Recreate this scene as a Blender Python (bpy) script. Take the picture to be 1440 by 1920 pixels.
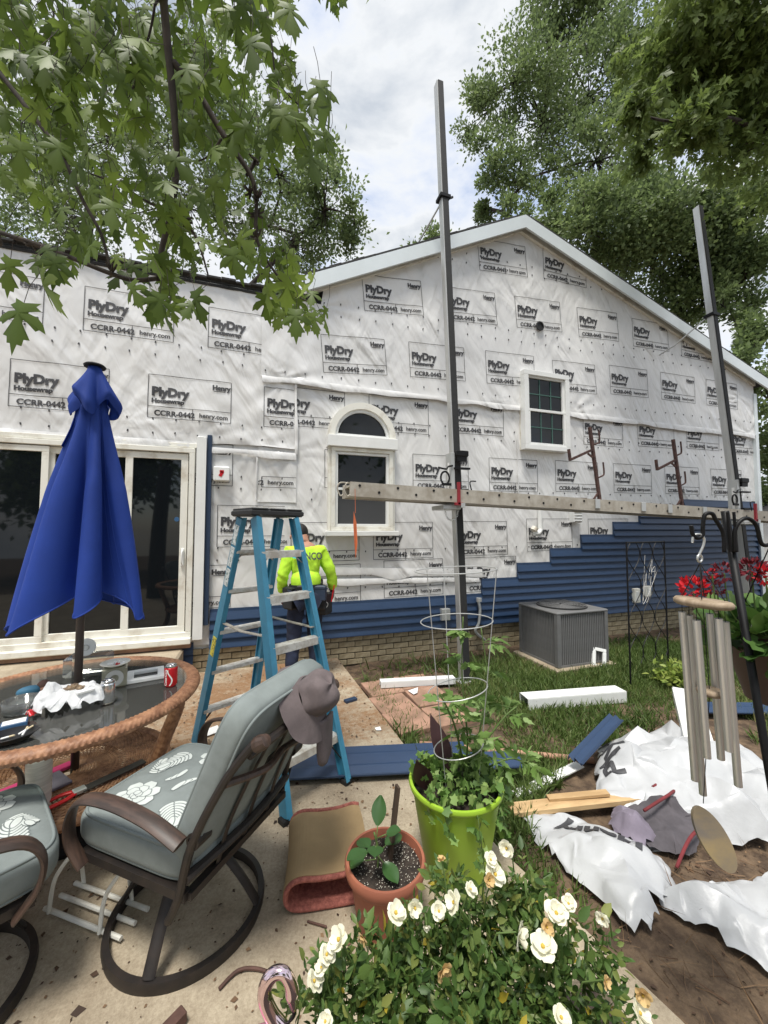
import bpy, bmesh, math, random
import numpy as np
from mathutils import Vector, Matrix
R = math.radians
for o in list(bpy.data.objects): bpy.data.objects.remove(o)
SC = bpy.context.scene
COL = SC.collection
# ------------------------------------------------------------------ camera, sky, sun, exposure
cam_d = bpy.data.cameras.new('camera'); cam = bpy.data.objects.new('camera', cam_d); COL.objects.link(cam)
cam.location = (0, 0, 1.6); cam.rotation_euler = (R(92.8), 0, R(-18.3))
cam_d.sensor_width = 36; cam_d.lens = 13.5; cam_d.clip_start = .05; cam_d.clip_end = 500
SC.camera = cam
SUN_EL, SUN_AZ = 70, 215          # azimuth: degrees from +Y towards +X
wd = bpy.data.worlds.new('World'); SC.world = wd; wd.use_nodes = True
nt = wd.node_tree; nt.nodes.clear()
def N(nt, t, **k):
    n = nt.nodes.new(t)
    for a, v in k.items():
        if a in n.inputs: n.inputs[a].default_value = v
        else: setattr(n, a, v)
    return n
sky = N(nt, 'ShaderNodeTexSky', sky_type='NISHITA', sun_disc=False)
sky.sun_elevation = R(SUN_EL); sky.sun_rotation = R(SUN_AZ)
bg1 = N(nt, 'ShaderNodeBackground', Strength=.15); nt.links.new(sky.outputs[0], bg1.inputs[0])
bg2 = N(nt, 'ShaderNodeBackground', Strength=.80)
tc = N(nt, 'ShaderNodeTexCoord')
mp = N(nt, 'ShaderNodeMapping'); mp.inputs['Scale'].default_value = (1.0, 1.0, 1.9); nt.links.new(tc.outputs['Generated'], mp.inputs[0])
ns = N(nt, 'ShaderNodeTexNoise', Scale=2.3, Detail=9.0, Roughness=.58, Distortion=.35); nt.links.new(mp.outputs[0], ns.inputs['Vector'])
cr = N(nt, 'ShaderNodeValToRGB'); nt.links.new(ns.outputs['Fac'], cr.inputs[0])
cr.color_ramp.elements[0].position = .38; cr.color_ramp.elements[0].color = (.25, .25, .25, 1)
cr.color_ramp.elements[1].position = .50; cr.color_ramp.elements[1].color = (1, 1, 1, 1)
cr2 = N(nt, 'ShaderNodeValToRGB'); nt.links.new(ns.outputs['Fac'], cr2.inputs[0])
cr2.color_ramp.elements[0].position = .36; cr2.color_ramp.elements[0].color = (1, .99, .965, 1)
cr2.color_ramp.elements[1].position = .64; cr2.color_ramp.elements[1].color = (.36, .41, .48, 1)
nt.links.new(cr2.outputs[0], bg2.inputs[0])
mx = N(nt, 'ShaderNodeMixShader'); nt.links.new(cr.outputs[0], mx.inputs[0]); nt.links.new(bg1.outputs[0], mx.inputs[1]); nt.links.new(bg2.outputs[0], mx.inputs[2])
wo = N(nt, 'ShaderNodeOutputWorld'); nt.links.new(mx.outputs[0], wo.inputs[0])
sd = bpy.data.lights.new('sun', 'SUN'); sd.energy = 2.6; sd.angle = R(15); sd.color = (1, .96, .89)
sun = bpy.data.objects.new('sun', sd); COL.objects.link(sun); sun.location = (3, 8, 20)
sdir = Vector((math.sin(R(SUN_AZ))*math.cos(R(SUN_EL)), math.cos(R(SUN_AZ))*math.cos(R(SUN_EL)), math.sin(R(SUN_EL))))
sun.rotation_euler = sdir.to_track_quat('Z', 'Y').to_euler()
SC.view_settings.view_transform = 'Standard'; SC.view_settings.look = 'None'; SC.view_settings.exposure = .75; SC.view_settings.gamma = 1
SC.render.engine = 'CYCLES'
SC.cycles.max_bounces = 8; SC.cycles.transparent_max_bounces = 12

# ------------------------------------------------------------------ helpers
rnd = random.Random(7); rs = np.random.RandomState(11)
_hash = np.random.RandomState(3).rand(256, 256)
def vn(x, y):
    x = np.asarray(x, float); y = np.asarray(y, float)
    xi = np.floor(x).astype(int); yi = np.floor(y).astype(int); fx = x-xi; fy = y-yi
    fx = fx*fx*(3-2*fx); fy = fy*fy*(3-2*fy)
    h = lambda a, b: _hash[a % 256, b % 256]
    return (h(xi, yi)*(1-fx)+h(xi+1, yi)*fx)*(1-fy)+(h(xi, yi+1)*(1-fx)+h(xi+1, yi+1)*fx)*fy
def fbm(x, y, o=4):
    s = 0; a = .5
    for i in range(o): s = s+a*vn(x*2**i+17*i, y*2**i+5*i); a *= .5
    return s
def ridge(x, y): return 1-np.abs(2*vn(x, y)-1)

MATS = {}
def mat(name, col=(.5, .5, .5), rough=.6, metal=0, var=.0, vscale=8, col2=None, lo=.4, hi=.62, bump=0, bscale=40, bdist=.005, spec=.5, stretch=None, coat=0, trans=0, detail=6, tint=None, sheen=0):
    if name in MATS: return MATS[name]
    m = bpy.data.materials.new(name); m.use_nodes = True; t = m.node_tree; b = t.nodes['Principled BSDF']
    b.inputs['Roughness'].default_value = rough; b.inputs['Metallic'].default_value = metal
    b.inputs['Specular IOR Level'].default_value = spec; b.inputs['Coat Weight'].default_value = coat
    c = (*col, 1); b.inputs['Base Color'].default_value = c
    co = N(t, 'ShaderNodeTexCoord').outputs['Object']
    if stretch:
        mpn = N(t, 'ShaderNodeMapping'); mpn.inputs['Scale'].default_value = stretch[:3]
        if len(stretch) > 3: mpn.inputs['Rotation'].default_value = stretch[3]
        t.links.new(co, mpn.inputs[0]); co = mpn.outputs[0]
    out = None
    if col2 is not None or var:
        n = N(t, 'ShaderNodeTexNoise', Scale=vscale, Detail=float(detail), Roughness=.62); t.links.new(co, n.inputs['Vector'])
        r = N(t, 'ShaderNodeValToRGB'); t.links.new(n.outputs['Fac'], r.inputs[0])
        c2 = col2 if col2 is not None else tuple(x*(1-var) for x in col)
        r.color_ramp.elements[0].position = lo; r.color_ramp.elements[0].color = (*c2, 1)
        r.color_ramp.elements[1].position = hi; r.color_ramp.elements[1].color = c
        out = r.outputs[0]
    if tint:   # per-face natural variation stored as attribute "tint"
        at = N(t, 'ShaderNodeAttribute', attribute_name='tint')
        r = N(t, 'ShaderNodeValToRGB'); t.links.new(at.outputs['Fac'], r.inputs[0])
        els = r.color_ramp.elements
        while len(els) < len(tint): els.new(.5)
        for i, cc in enumerate(tint): els[i].position = i/(len(tint)-1); els[i].color = (*cc, 1)
        out = r.outputs[0]
    if out is not None: t.links.new(out, b.inputs['Base Color'])
    if bump:
        n = N(t, 'ShaderNodeTexNoise', Scale=bscale, Detail=5.0, Roughness=.6); t.links.new(co, n.inputs['Vector'])
        bn = N(t, 'ShaderNodeBump', Strength=bump, Distance=bdist); t.links.new(n.outputs['Fac'], bn.inputs['Height']); t.links.new(bn.outputs[0], b.inputs['Normal'])
    if trans:
        tr = N(t, 'ShaderNodeBsdfTranslucent')
        if out is not None: t.links.new(out, tr.inputs['Color'])
        else: tr.inputs['Color'].default_value = c
        ms = N(t, 'ShaderNodeMixShader'); ms.inputs[0].default_value = trans
        t.links.new(b.outputs[0], ms.inputs[1]); t.links.new(tr.outputs[0], ms.inputs[2]); t.links.new(ms.outputs[0], t.nodes['Material Output'].inputs[0])
    MATS[name] = m; return m
def glass_mat(name, tintc=(.95, .97, .96), rough=.02, body=None, bodyf=.0, ior=1.5):
    m = bpy.data.materials.new(name); m.use_nodes = True; t = m.node_tree; t.nodes.clear()
    o = N(t, 'ShaderNodeOutputMaterial'); tr = N(t, 'ShaderNodeBsdfTransparent'); tr.inputs[0].default_value = (*tintc, 1)
    g = N(t, 'ShaderNodeBsdfGlossy'); g.inputs['Roughness'].default_value = rough
    fr = N(t, 'ShaderNodeFresnel'); fr.inputs[0].default_value = ior
    a = tr.outputs[0]
    if body:
        d = N(t, 'ShaderNodeBsdfDiffuse'); d.inputs[0].default_value = (*body, 1)
        mm = N(t, 'ShaderNodeMixShader'); mm.inputs[0].default_value = bodyf; t.links.new(a, mm.inputs[1]); t.links.new(d.outputs[0], mm.inputs[2]); a = mm.outputs[0]
    mm = N(t, 'ShaderNodeMixShader'); t.links.new(fr.outputs[0], mm.inputs[0]); t.links.new(a, mm.inputs[1]); t.links.new(g.outputs[0], mm.inputs[2]); t.links.new(mm.outputs[0], o.inputs[0])
    MATS[name] = m; return m

def mesh_obj(name, V, F, m, parent=None, smooth=False, tint=None):
    me = bpy.data.meshes.new(name)
    if isinstance(F, np.ndarray):
        V = np.asarray(V, np.float32); nf, k = F.shape
        me.vertices.add(len(V)); me.vertices.foreach_set('co', V.ravel())
        me.loops.add(nf*k); me.loops.foreach_set('vertex_index', F.astype(np.int32).ravel())
        me.polygons.add(nf); me.polygons.foreach_set('loop_start', np.arange(0, nf*k, k, dtype=np.int32))
        me.update(calc_edges=True); me.validate()
    else:
        me.from_pydata([tuple(v) for v in V], [], F); me.validate(); me.update()
    if tint is not None:
        a = me.attributes.new('tint', 'FLOAT', 'FACE'); a.data.foreach_set('value', np.asarray(tint, np.float32))
    if smooth: me.polygons.foreach_set('use_smooth', np.ones(len(me.polygons), bool))
    me.materials.append(MATS[m] if isinstance(m, str) else m)
    o = bpy.data.objects.new(name, me); COL.objects.link(o); o.parent = parent
    return o
class MB:
    def __init__(s): s.v = []; s.f = []
    def add(s, V, F):
        b = len(s.v); s.v += [Vector(v) for v in V]; s.f += [tuple(i+b for i in f) for f in F]; return s
    def box(s, c, d, rot=None, bev=0):
        x, y, z = (k/2 for k in d)
        if bev:
            V = []
            for sz in (-1, 1):
                for (inz) in ((0, 1) if sz < 0 else (1, 0)):
                    zz = sz*(z if inz == 0 else z-bev); e = bev if inz == 0 else 0
                    V += [(-x+e, -y+e, zz), (x-e, -y+e, zz), (x-e, y-e, zz), (-x+e, y-e, zz)]
            F = [(3, 2, 1, 0), (12, 13, 14, 15)]
            for r_ in range(3):
                for i in range(4): a = r_*4+i; b = r_*4+(i+1) % 4; F.append((a, b, b+4, a+4))
        else:
            V = [(i*x, j*y, k*z) for k in (-1, 1) for i, j in ((-1, -1), (1, -1), (1, 1), (-1, 1))]
            F = [(3, 2, 1, 0), (4, 5, 6, 7), (0, 1, 5, 4), (1, 2, 6, 5), (2, 3, 7, 6), (3, 0, 4, 7)]
        M = rot.to_matrix() if hasattr(rot, 'to_matrix') else rot
        V = [Vector(v) if M is None else M @ Vector(v) for v in V]
        return s.add([v+Vector(c) for v in V], F)
    def beam(s, a, b, w, h, up=(0, 0, 1), bev=0):
        a = Vector(a); b = Vector(b); d = (b-a); L = d.length; z = d.normalized(); x = Vector(up).cross(z)
        if x.length < 1e-4: x = Vector((1, 0, 0)).cross(z)
        x.normalize(); y = z.cross(x); M = Matrix((x, y, z)).transposed()
        return s.box((a+b)/2, (w, h, L), M, bev)
    def tube(s, P, r, n=8, closed=False, cap=True, flat=None):
        P = [Vector(p) for p in P]; k = len(P); rr = r if hasattr(r, '__len__') else [r]*k
        V = []; up = None
        for i, p in enumerate(P):
            t = (P[(i+1) % k]-P[i-1]) if closed else (P[min(i+1, k-1)]-P[max(i-1, 0)])
            t.normalize()
            if up is None:
                up = Vector((0, 0, 1)) if abs(t.z) < .9 else Vector((1, 0, 0))
            u = up-t*up.dot(t)
            if u.length < 1e-5: u = t.orthogonal()
            u.normalize(); up = u; w = t.cross(u)
            for j in range(n):
                a = 2*math.pi*j/n
                fu, fw = flat if flat else (1, 1)
                V.append(p+u*math.cos(a)*rr[i]*fu+w*math.sin(a)*rr[i]*fw)
        F = []
        for i in range(k if closed else k-1):
            for j in range(n):
                a = i*n+j; b = i*n+(j+1) % n; i2 = (i+1) % k; F.append((a, b, i2*n+(j+1) % n, i2*n+j))
        if cap and not closed: F += [tuple(range(n-1, -1, -1)), tuple((k-1)*n+j for j in range(n))]
        return s.add(V, F)
    def lathe(s, prof, n=32, c=(0, 0, 0), M=None, closed=False):
        V = []; F = []; k = len(prof)
        for (r, z) in prof:
            for j in range(n):
                a = 2*math.pi*j/n; V.append(Vector((r*math.cos(a), r*math.sin(a), z)))
        for i in range(k if closed else k-1):
            for j in range(n):
                i2 = (i+1) % k; F.append((i*n+j, i*n+(j+1) % n, i2*n+(j+1) % n, i2*n+j))
        if not closed:
            if prof[0][0] > 1e-6: F.append(tuple(range(n-1, -1, -1)))
            if prof[-1][0] > 1e-6: F.append(tuple((k-1)*n+j for j in range(n)))
        if M is not None: V = [M @ v for v in V]
        return s.add([v+Vector(c) for v in V], F)
    def prism(s, poly, a, b):   # polygon list of 3D points, extruded by vector
        n = len(poly); P = [Vector(p) for p in poly]; e = Vector(b)-Vector(a)
        return s.add(P+[p+e for p in P], [tuple(range(n-1, -1, -1)), tuple(range(n, 2*n))]+[(i, (i+1) % n, n+(i+1) % n, n+i) for i in range(n)])
    def grid(s, fn, nu, nv, cu=False):
        V = [fn(i/(nu if cu else nu-1), j/(nv-1)) for j in range(nv) for i in range(nu)]
        F = [(j*nu+i, j*nu+(i+1) % nu, (j+1)*nu+(i+1) % nu, (j+1)*nu+i) for j in range(nv-1) for i in range(nu if cu else nu-1)]
        return s.add(V, F)
    def build(s, name, m, parent=None, smooth=False, tint=None): return mesh_obj(name, s.v, s.f, m, parent, smooth, tint)
def autosmooth(o, ang=40):
    me = o.data; me.polygons.foreach_set('use_smooth', np.ones(len(me.polygons), bool))
    try: me.set_sharp_from_angle(angle=R(ang))
    except Exception: pass
    return o
def tag(o, label=None, cat=None, group=None, kind=None):
    if label: o['label'] = label
    if cat: o['category'] = cat
    if group: o['group'] = group
    if kind: o['kind'] = kind
    return o
def thing(name, label, cat, loc=(0, 0, 0), rz=0, group=None):
    o = bpy.data.objects.new(name, None); COL.objects.link(o); o.location = loc; o.rotation_euler = (0, 0, rz); o.empty_display_size = .1
    return tag(o, label, cat, group)
def copy_tree(o, parent=None):
    c = o.copy(); COL.objects.link(c); c.parent = parent
    for ch in list(o.children): copy_tree(ch, c)
    return c
def spline(P, n=8):
    P = [Vector(p) for p in P]; out = []
    for i in range(len(P)-1):
        p0 = P[max(i-1, 0)]; p1 = P[i]; p2 = P[i+1]; p3 = P[min(i+2, len(P)-1)]
        for k in range(n):
            t = k/n; out.append(.5*((2*p1)+(p2-p0)*t+(2*p0-5*p1+4*p2-p3)*t*t+(3*p1-p0-3*p2+p3)*t**3))
    return out+[P[-1]]
def text_mesh(body, size, bold=0, xs=1.0, sub=0):
    c = bpy.data.curves.new('txt', 'FONT'); c.body = body; c.size = size; c.offset = bold; c.resolution_u = 3; c.fill_mode = 'FRONT'
    o = bpy.data.objects.new('txt', c); COL.objects.link(o); dg = bpy.context.evaluated_depsgraph_get(); me = o.evaluated_get(dg).to_mesh()
    bm = bmesh.new(); bm.from_mesh(me); bmesh.ops.triangulate(bm, faces=bm.faces)
    for _ in range(sub):
        bmesh.ops.subdivide_edges(bm, edges=[e for e in bm.edges if e.calc_length() > .02], cuts=1, use_grid_fill=True); bmesh.ops.triangulate(bm, faces=bm.faces)
    bm.verts.index_update()
    V = [(v.co.x*xs, v.co.y) for v in bm.verts]; F = [tuple(v.index for v in f.verts) for f in bm.faces]; bm.free()
    o.evaluated_get(dg).to_mesh_clear(); bpy.data.objects.remove(o); bpy.data.curves.remove(c)
    return V, F
# leaf scatter: template (k,3) verts + tris, placed at P with long axis A and normal-ish B, size S
def scatter(tv, tf, P, A, B, S):
    tv = np.asarray(tv, float); tf = np.asarray(tf, int); n = len(P)
    A = A/np.linalg.norm(A, axis=1, keepdims=True); X = np.cross(A, B); X /= np.linalg.norm(X, axis=1, keepdims=True)+1e-9; Z = np.cross(X, A)
    V = P[:, None, :]+S[:, None, None]*(tv[None, :, 0:1]*X[:, None, :]+tv[None, :, 1:2]*A[:, None, :]+tv[None, :, 2:3]*Z[:, None, :])
    F = tf[None]+(np.arange(n)*len(tv))[:, None, None]
    return V.reshape(-1, 3), F.reshape(-1, tf.shape[1]), len(tf)
half = [(0, 0), (.07, -.03), (.26, -.10), (.21, .00), (.31, .06), (.15, .12), (.13, .17), (.30, .20), (.42, .30), (.50, .46), (.38, .42), (.33, .47), (.24, .38), (.09, .33), (.09, .42), (.15, .55), (.27, .66), (.17, .68), (.15, .80), (.07, .80), (0, 1.02)]
MAPLE_V = [(0, .24, .02)]+[(x, y, -.22*abs(x)-.22*y*y) for x, y in half]+[(-x, y, -.22*abs(x)-.22*y*y) for x, y in half[-2:0:-1]]
MAPLE_F = [(0, i, i+1) for i in range(1, len(MAPLE_V)-1)]+[(0, len(MAPLE_V)-1, 1)]
SM = [(0, 0), (.3, -.04), (.17, .13), (.5, .4), (.2, .34), (.26, .64), (0, 1)]
SMALL_V = [(0, .25, .02)]+[(x, y, -.2*abs(x)-.2*y*y) for x, y in SM]+[(-x, y, -.2*abs(x)-.2*y*y) for x, y in SM[-2:0:-1]]
SMALL_F = [(0, i, i+1) for i in range(1, len(SMALL_V)-1)]+[(0, len(SMALL_V)-1, 1)]
OVAL_V = [(0, 0, 0), (.22, .3, .06), (.2, .65, .04), (0, 1, -.08), (-.2, .65, .04), (-.22, .3, .06), (0, .5, -.02)]
OVAL_F = [(6, 0, 1), (6, 1, 2), (6, 2, 3), (6, 3, 4), (6, 4, 5), (6, 5, 0)]
DIA_V = [(0, 0, 0), (.32, .45, .05), (0, 1, -.1), (-.32, .45, .05)]
DIA_F = [(0, 1, 2), (0, 2, 3)]
def rdir(n, up=0., sd=1.):
    d = rs.normal(size=(n, 3)); d /= np.linalg.norm(d, axis=1, keepdims=True); d[:, 2] += up; return d
# ------------------------------------------------------------------ materials
mat('soil', (.17, .115, .07), .95, col2=(.07, .045, .028), vscale=9, bump=.8, bscale=35, bdist=.02)
mat('concrete', (.46, .39, .285), .9, col2=(.31, .25, .175), vscale=3.2, lo=.33, hi=.6, bump=.6, bscale=120, bdist=.004, detail=9)
mat('dark_soil', (.05, .037, .028), .95, col2=(.02, .015, .012), vscale=30, bump=.8, bscale=60, bdist=.01)
mat('grass', (.1, .17, .04), .6, tint=[(.05, .085, .016), (.09, .15, .03), (.15, .21, .055), (.30, .26, .12)], trans=.3)
mat('white_vinyl', (.80, .81, .79), .35, var=.06, vscale=5)
mat('dirty_white', (.78, .77, .70), .5, col2=(.52, .47, .38), vscale=4, lo=.3, hi=.5)
mat('fascia_white', (.72, .78, .80), .4, var=.05, vscale=3)
mat('pane', (.006, .008, .010), .03, spec=.42)
mat('screen', (.055, .057, .06), .45)
mat('room_dark', (.03, .04, .04), .9)
mat('curtain', (.055, .12, .105), .9)
mat('siding_blue', (.021, .048, .108), .42, var=.1, vscale=3, bump=.06, bscale=160, bdist=.002, stretch=(1, 1, 6))
mat('siding_navy', (.022, .042, .085), .45)
mat('brick', (.38, .32, .21), .9, col2=(.25, .20, .12), vscale=14, bump=.4, bscale=60)
mat('mortar', (.15, .125, .09), .95, var=.3, vscale=20)
mat('shingle', (.045, .045, .045), .95, var=.4, vscale=40, bump=.6, bscale=60)
mat('print_ink', (.05, .05, .055), .6)
mat('ink_grey', (.13, .13, .135), .6)
mat('black_metal', (.006, .006, .007), .5, spec=.3, var=.3, vscale=20)
mat('black_rubber', (.018, .018, .018), .7, var=.3, vscale=20)
mat('aluminium', (.62, .62, .60), .42, metal=.6, var=.15, vscale=12, stretch=(1, 1, .15))
mat('plank_aluminium', (.50, .465, .40), .6, metal=.15, col2=(.36, .32, .26), vscale=6, bump=.1, bscale=40)
mat('rust', (.10, .05, .04), .8, col2=(.045, .022, .02), vscale=25)
mat('red_paint', (.30, .02, .03), .5, var=.2)
mat('orange_rag', (.65, .16, .06), .8)
mat('steel_wire', (.62, .63, .62), .35, metal=.8)
mat('galvanized', (.55, .56, .55), .4, metal=.5)
mat('blue_fibreglass', (.055, .27, .42), .4, var=.15, vscale=10, bump=.05)
mat('step_alu', (.72, .71, .67), .5, metal=.25, col2=(.50, .46, .40), vscale=18)
mat('cap_black', (.03, .03, .03), .6, col2=(.35, .34, .32), lo=.28, hi=.36, vscale=14)
mat('sticker', (.75, .78, .76), .5, col2=(.25, .35, .33), vscale=55, lo=.42, hi=.5)
mat('sticker_yellow', (.75, .65, .08), .5, col2=(.12, .1, .04), vscale=60, lo=.4, hi=.48)
mat('bronze', (.020, .017, .016), .5, metal=.2, col2=(.034, .026, .022), vscale=14)
mat('bronze_arm', (.085, .05, .036), .45, col2=(.04, .026, .02), vscale=9, stretch=(1, 6, 1))
mat('cushion', (.225, .255, .247), .9, var=.16, vscale=9, bump=.35, bscale=420, bdist=.0015)
mat('piping', (.20, .23, .225), .9)
mat('floral', (.60, .64, .61), .9, var=.1, vscale=20)
mat('floral_line', (.17, .195, .19), .9)
mat('hat_cloth', (.155, .125, .125), .95, var=.25, vscale=14, bump=.3, bscale=300, bdist=.001)
mat('canopy_blue', (.014, .055, .34), .75, var=.12, vscale=5, bump=.08, bscale=350, bdist=.001, trans=.12)
mat('pole_brown', (.055, .04, .035), .45)
mat('wicker', (.42, .215, .115), .55, col2=(.22, .10, .05), vscale=26, bump=.3, bscale=120, bdist=.003)
mat('wicker_dark', (.26, .13, .07), .6, col2=(.12, .055, .03), vscale=30)
glass_mat('table_glass', (.80, .84, .80), .03, body=(.42, .42, .38), bodyf=.14)
glass_mat('clear_plastic', (.9, .92, .9), .08, body=(.7, .72, .7), bodyf=.13)
mat('plastic_bag', (.85, .86, .87), .4, trans=.3)
mat('can_red', (.55, .012, .02), .25, metal=.2)
mat('print_white', (.85, .85, .83), .4)
mat('silver', (.75, .76, .77), .18, metal=1)
mat('tin', (.45, .45, .36), .3, metal=.7, var=.3)
mat('ash_black', (.01, .01, .011), .35)
mat('skin', (.42, .22, .15), .55)
mat('hair', (.012, .010, .009), .6, bump=.4, bscale=200)
mat('neon_shirt', (.53, .88, .045), .8, var=.1, vscale=9, bump=.5, bscale=22, bdist=.02, stretch=(1, 1, .5))
mat('denim', (.016, .024, .055), .85, var=.4, vscale=12, bump=.3, bscale=30, bdist=.01)
mat('glove_red', (.28, .05, .03), .8, col2=(.05, .03, .03), vscale=30)
mat('teal_print', (.03, .42, .45), .7)
mat('belt_black', (.015, .016, .018), .6)
mat('pouch_blue', (.02, .035, .065), .6)
mat('logo_orange', (.7, .25, .03), .6)
mat('shoe', (.25, .24, .22), .8)
mat('terracotta', (.36, .125, .07), .7, col2=(.28, .095, .055), vscale=5, bump=.1)
mat('green_pot', (.33, .53, .04), .5, var=.06, vscale=4)
mat('perlite', (.72, .68, .58), .9)
mat('stake_wood', (.085, .055, .035), .85, var=.4, vscale=20, stretch=(1, 1, .2))
mat('new_wood', (.60, .42, .22), .8, col2=(.42, .27, .13), vscale=14, stretch=(.2, 1, 1))
mat('old_wood', (.12, .06, .045), .8, var=.4, vscale=14)
mat('conduit', (.52, .30, .20), .6, var=.2, vscale=8)
mat('mat_tan', (.36, .25, .125), .85, var=.12, vscale=7, bump=.1)
mat('mat_pink', (.42, .145, .11), .95, col2=(.24, .075, .06), vscale=70, bump=.6, bscale=160, bdist=.006)
mat('paver', (.40, .235, .165), .9, col2=(.24, .15, .10), vscale=5, bump=.4, bscale=70)
mat('ac_grey', (.19, .19, .19), .55, metal=.2, var=.1)
mat('ac_dark', (.02, .02, .02), .6)
mat('wrap_scrap', (.54, .55, .56), .36, trans=.08, var=.08, vscale=4, bump=.2, bscale=30, bdist=.01)
mat('grey_cloth', (.10, .09, .10), .9, var=.3, vscale=10)
mat('lilac_cloth', (.22, .19, .24), .9, var=.2, vscale=10)
mat('bag_red', (.20, .03, .035), .9, var=.3)
mat('chime_wood', (.40, .31, .22), .7, col2=(.27, .20, .13), vscale=12, stretch=(1, 5, 1))
mat('sail_wood', (.30, .225, .115), .6, col2=(.17, .145, .12), vscale=4, stretch=(1, 1, 2))
mat('chime_metal', (.72, .72, .70), .38, metal=.85)
mat('cord_black', (.01, .01, .01), .8)
mat('petal_red', (.62, .01, .02), .6, trans=.15)
mat('petal_dark', (.16, .012, .022), .8)
mat('geranium', (.1, .2, .04), .55, tint=[(.04, .1, .018), (.075, .155, .03), (.13, .22, .045)], trans=.3)
mat('pot_brown', (.10, .06, .045), .6)
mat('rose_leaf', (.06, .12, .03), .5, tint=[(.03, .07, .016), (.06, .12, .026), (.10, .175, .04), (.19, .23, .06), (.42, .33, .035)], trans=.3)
mat('rose_petal', (.88, .86, .70), .6, trans=.25)
mat('rose_old', (.62, .44, .20), .8, trans=.15)
mat('rose_centre', (.55, .38, .06), .8)
mat('stem_green', (.10, .16, .04), .7)
mat('tomato_leaf', (.14, .24, .05), .55, tint=[(.09, .17, .035), (.16, .27, .06), (.25, .36, .12)], trans=.3)
mat('ivy', (.15, .25, .07), .5, tint=[(.05, .11, .025), (.13, .24, .05), (.30, .42, .13)], trans=.2)
mat('pepper_leaf', (.045, .11, .03), .35, trans=.2)
mat('maroon_leaf', (.05, .02, .022), .5)
mat('shrub_leaf', (.3, .4, .08), .5, tint=[(.14, .22, .04), (.26, .34, .06), (.4, .46, .12)], trans=.3)
mat('maple_leaf', (.1, .17, .04), .5, tint=[(.075, .12, .02), (.12, .185, .03), (.18, .26, .045), (.27, .36, .08)], trans=.5)
mat('tree_leaf', (.06, .11, .03), .55, tint=[(.10, .14, .06), (.155, .215, .08), (.21, .28, .105), (.28, .35, .14)], trans=.5)
mat('bough_leaf', (.1, .17, .04), .55, tint=[(.11, .15, .04), (.16, .22, .055), (.21, .28, .075), (.27, .34, .10)], trans=.5)
mat('bark', (.075, .06, .05), .95, col2=(.03, .024, .02), vscale=16, bump=.6, bscale=40, stretch=(1, 1, .3))
mat('litter', (.15, .09, .05), .9, tint=[(.04, .025, .018), (.10, .055, .03), (.24, .15, .08)])
mat('flamingo_pink', (.72, .33, .40), .25, metal=.4)
mat('chrome_pink', (.80, .62, .66), .12, metal=1)
mat('yellow_plastic', (.5, .32, .2), .5)
mat('pink_plastic', (.75, .06, .22), .4)
mat('towel_white', (.72, .70, .66), .7, var=.2, vscale=30, stretch=(.3, .3, 4))
mat('shear_steel', (.08, .075, .07), .5, metal=.5)
mat('shear_red', (.6, .015, .02), .4)
mat('pack_blue', (.03, .10, .22), .5)
mat('cream', (.6, .5, .32), .7)
mat('tobacco', (.33, .24, .15), .9, col2=(.1, .07, .05), vscale=60)
mat('navy_shirt', (.03, .12, .2), .7)
def wrap_material():
    m = mat('house_wrap', (.70, .705, .715), .24, spec=.6); t = m.node_tree; b = t.nodes['Principled BSDF']
    co = N(t, 'ShaderNodeTexCoord').outputs['Object']
    def lay(rot, sc, scale, strength, dist, prev):
        mpn = N(t, 'ShaderNodeMapping'); mpn.inputs['Rotation'].default_value = (0, R(rot), 0); t.links.new(co, mpn.inputs[0])
        m2 = N(t, 'ShaderNodeMapping'); m2.inputs['Scale'].default_value = sc; t.links.new(mpn.outputs[0], m2.inputs[0])
        n = N(t, 'ShaderNodeTexNoise', Scale=scale, Detail=2.0, Roughness=.45, Distortion=.4); t.links.new(m2.outputs[0], n.inputs['Vector'])
        bn = N(t, 'ShaderNodeBump', Strength=strength, Distance=dist); t.links.new(n.outputs['Fac'], bn.inputs['Height'])
        nm = N(t, 'ShaderNodeTexNoise', Scale=.9+rot*.02, Detail=2.0); t.links.new(co, nm.inputs['Vector']); mrr = N(t, 'ShaderNodeMapRange'); mrr.inputs['From Min'].default_value = .38; mrr.inputs['From Max'].default_value = .66; mrr.inputs['To Min'].default_value = strength*.12; mrr.inputs['To Max'].default_value = strength; t.links.new(nm.outputs['Fac'], mrr.inputs[0]); t.links.new(mrr.outputs[0], bn.inputs['Strength'])
        if prev: t.links.new(prev, bn.inputs['Normal'])
        return bn.outputs[0]
    p = lay(22, (1, 1, .16), 15, .42, .03, None)
    p = lay(36, (1, 1, .3), 4.5, .9, .09, p)
    p = lay(-20, (1, 1, .35), 6, .6, .05, p)
    t.links.new(p, b.inputs['Normal'])
    n = N(t, 'ShaderNodeTexNoise', Scale=1.1, Detail=3.0); t.links.new(co, n.inputs['Vector'])
    r = N(t, 'ShaderNodeValToRGB'); t.links.new(n.outputs['Fac'], r.inputs[0])
    r.color_ramp.elements[0].position = .35; r.color_ramp.elements[0].color = (.68, .68, .675, 1); r.color_ramp.elements[1].position = .65; r.color_ramp.elements[1].color = (.77, .765, .75, 1)
    t.links.new(r.outputs[0], b.inputs['Base Color'])
wrap_material()

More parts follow.
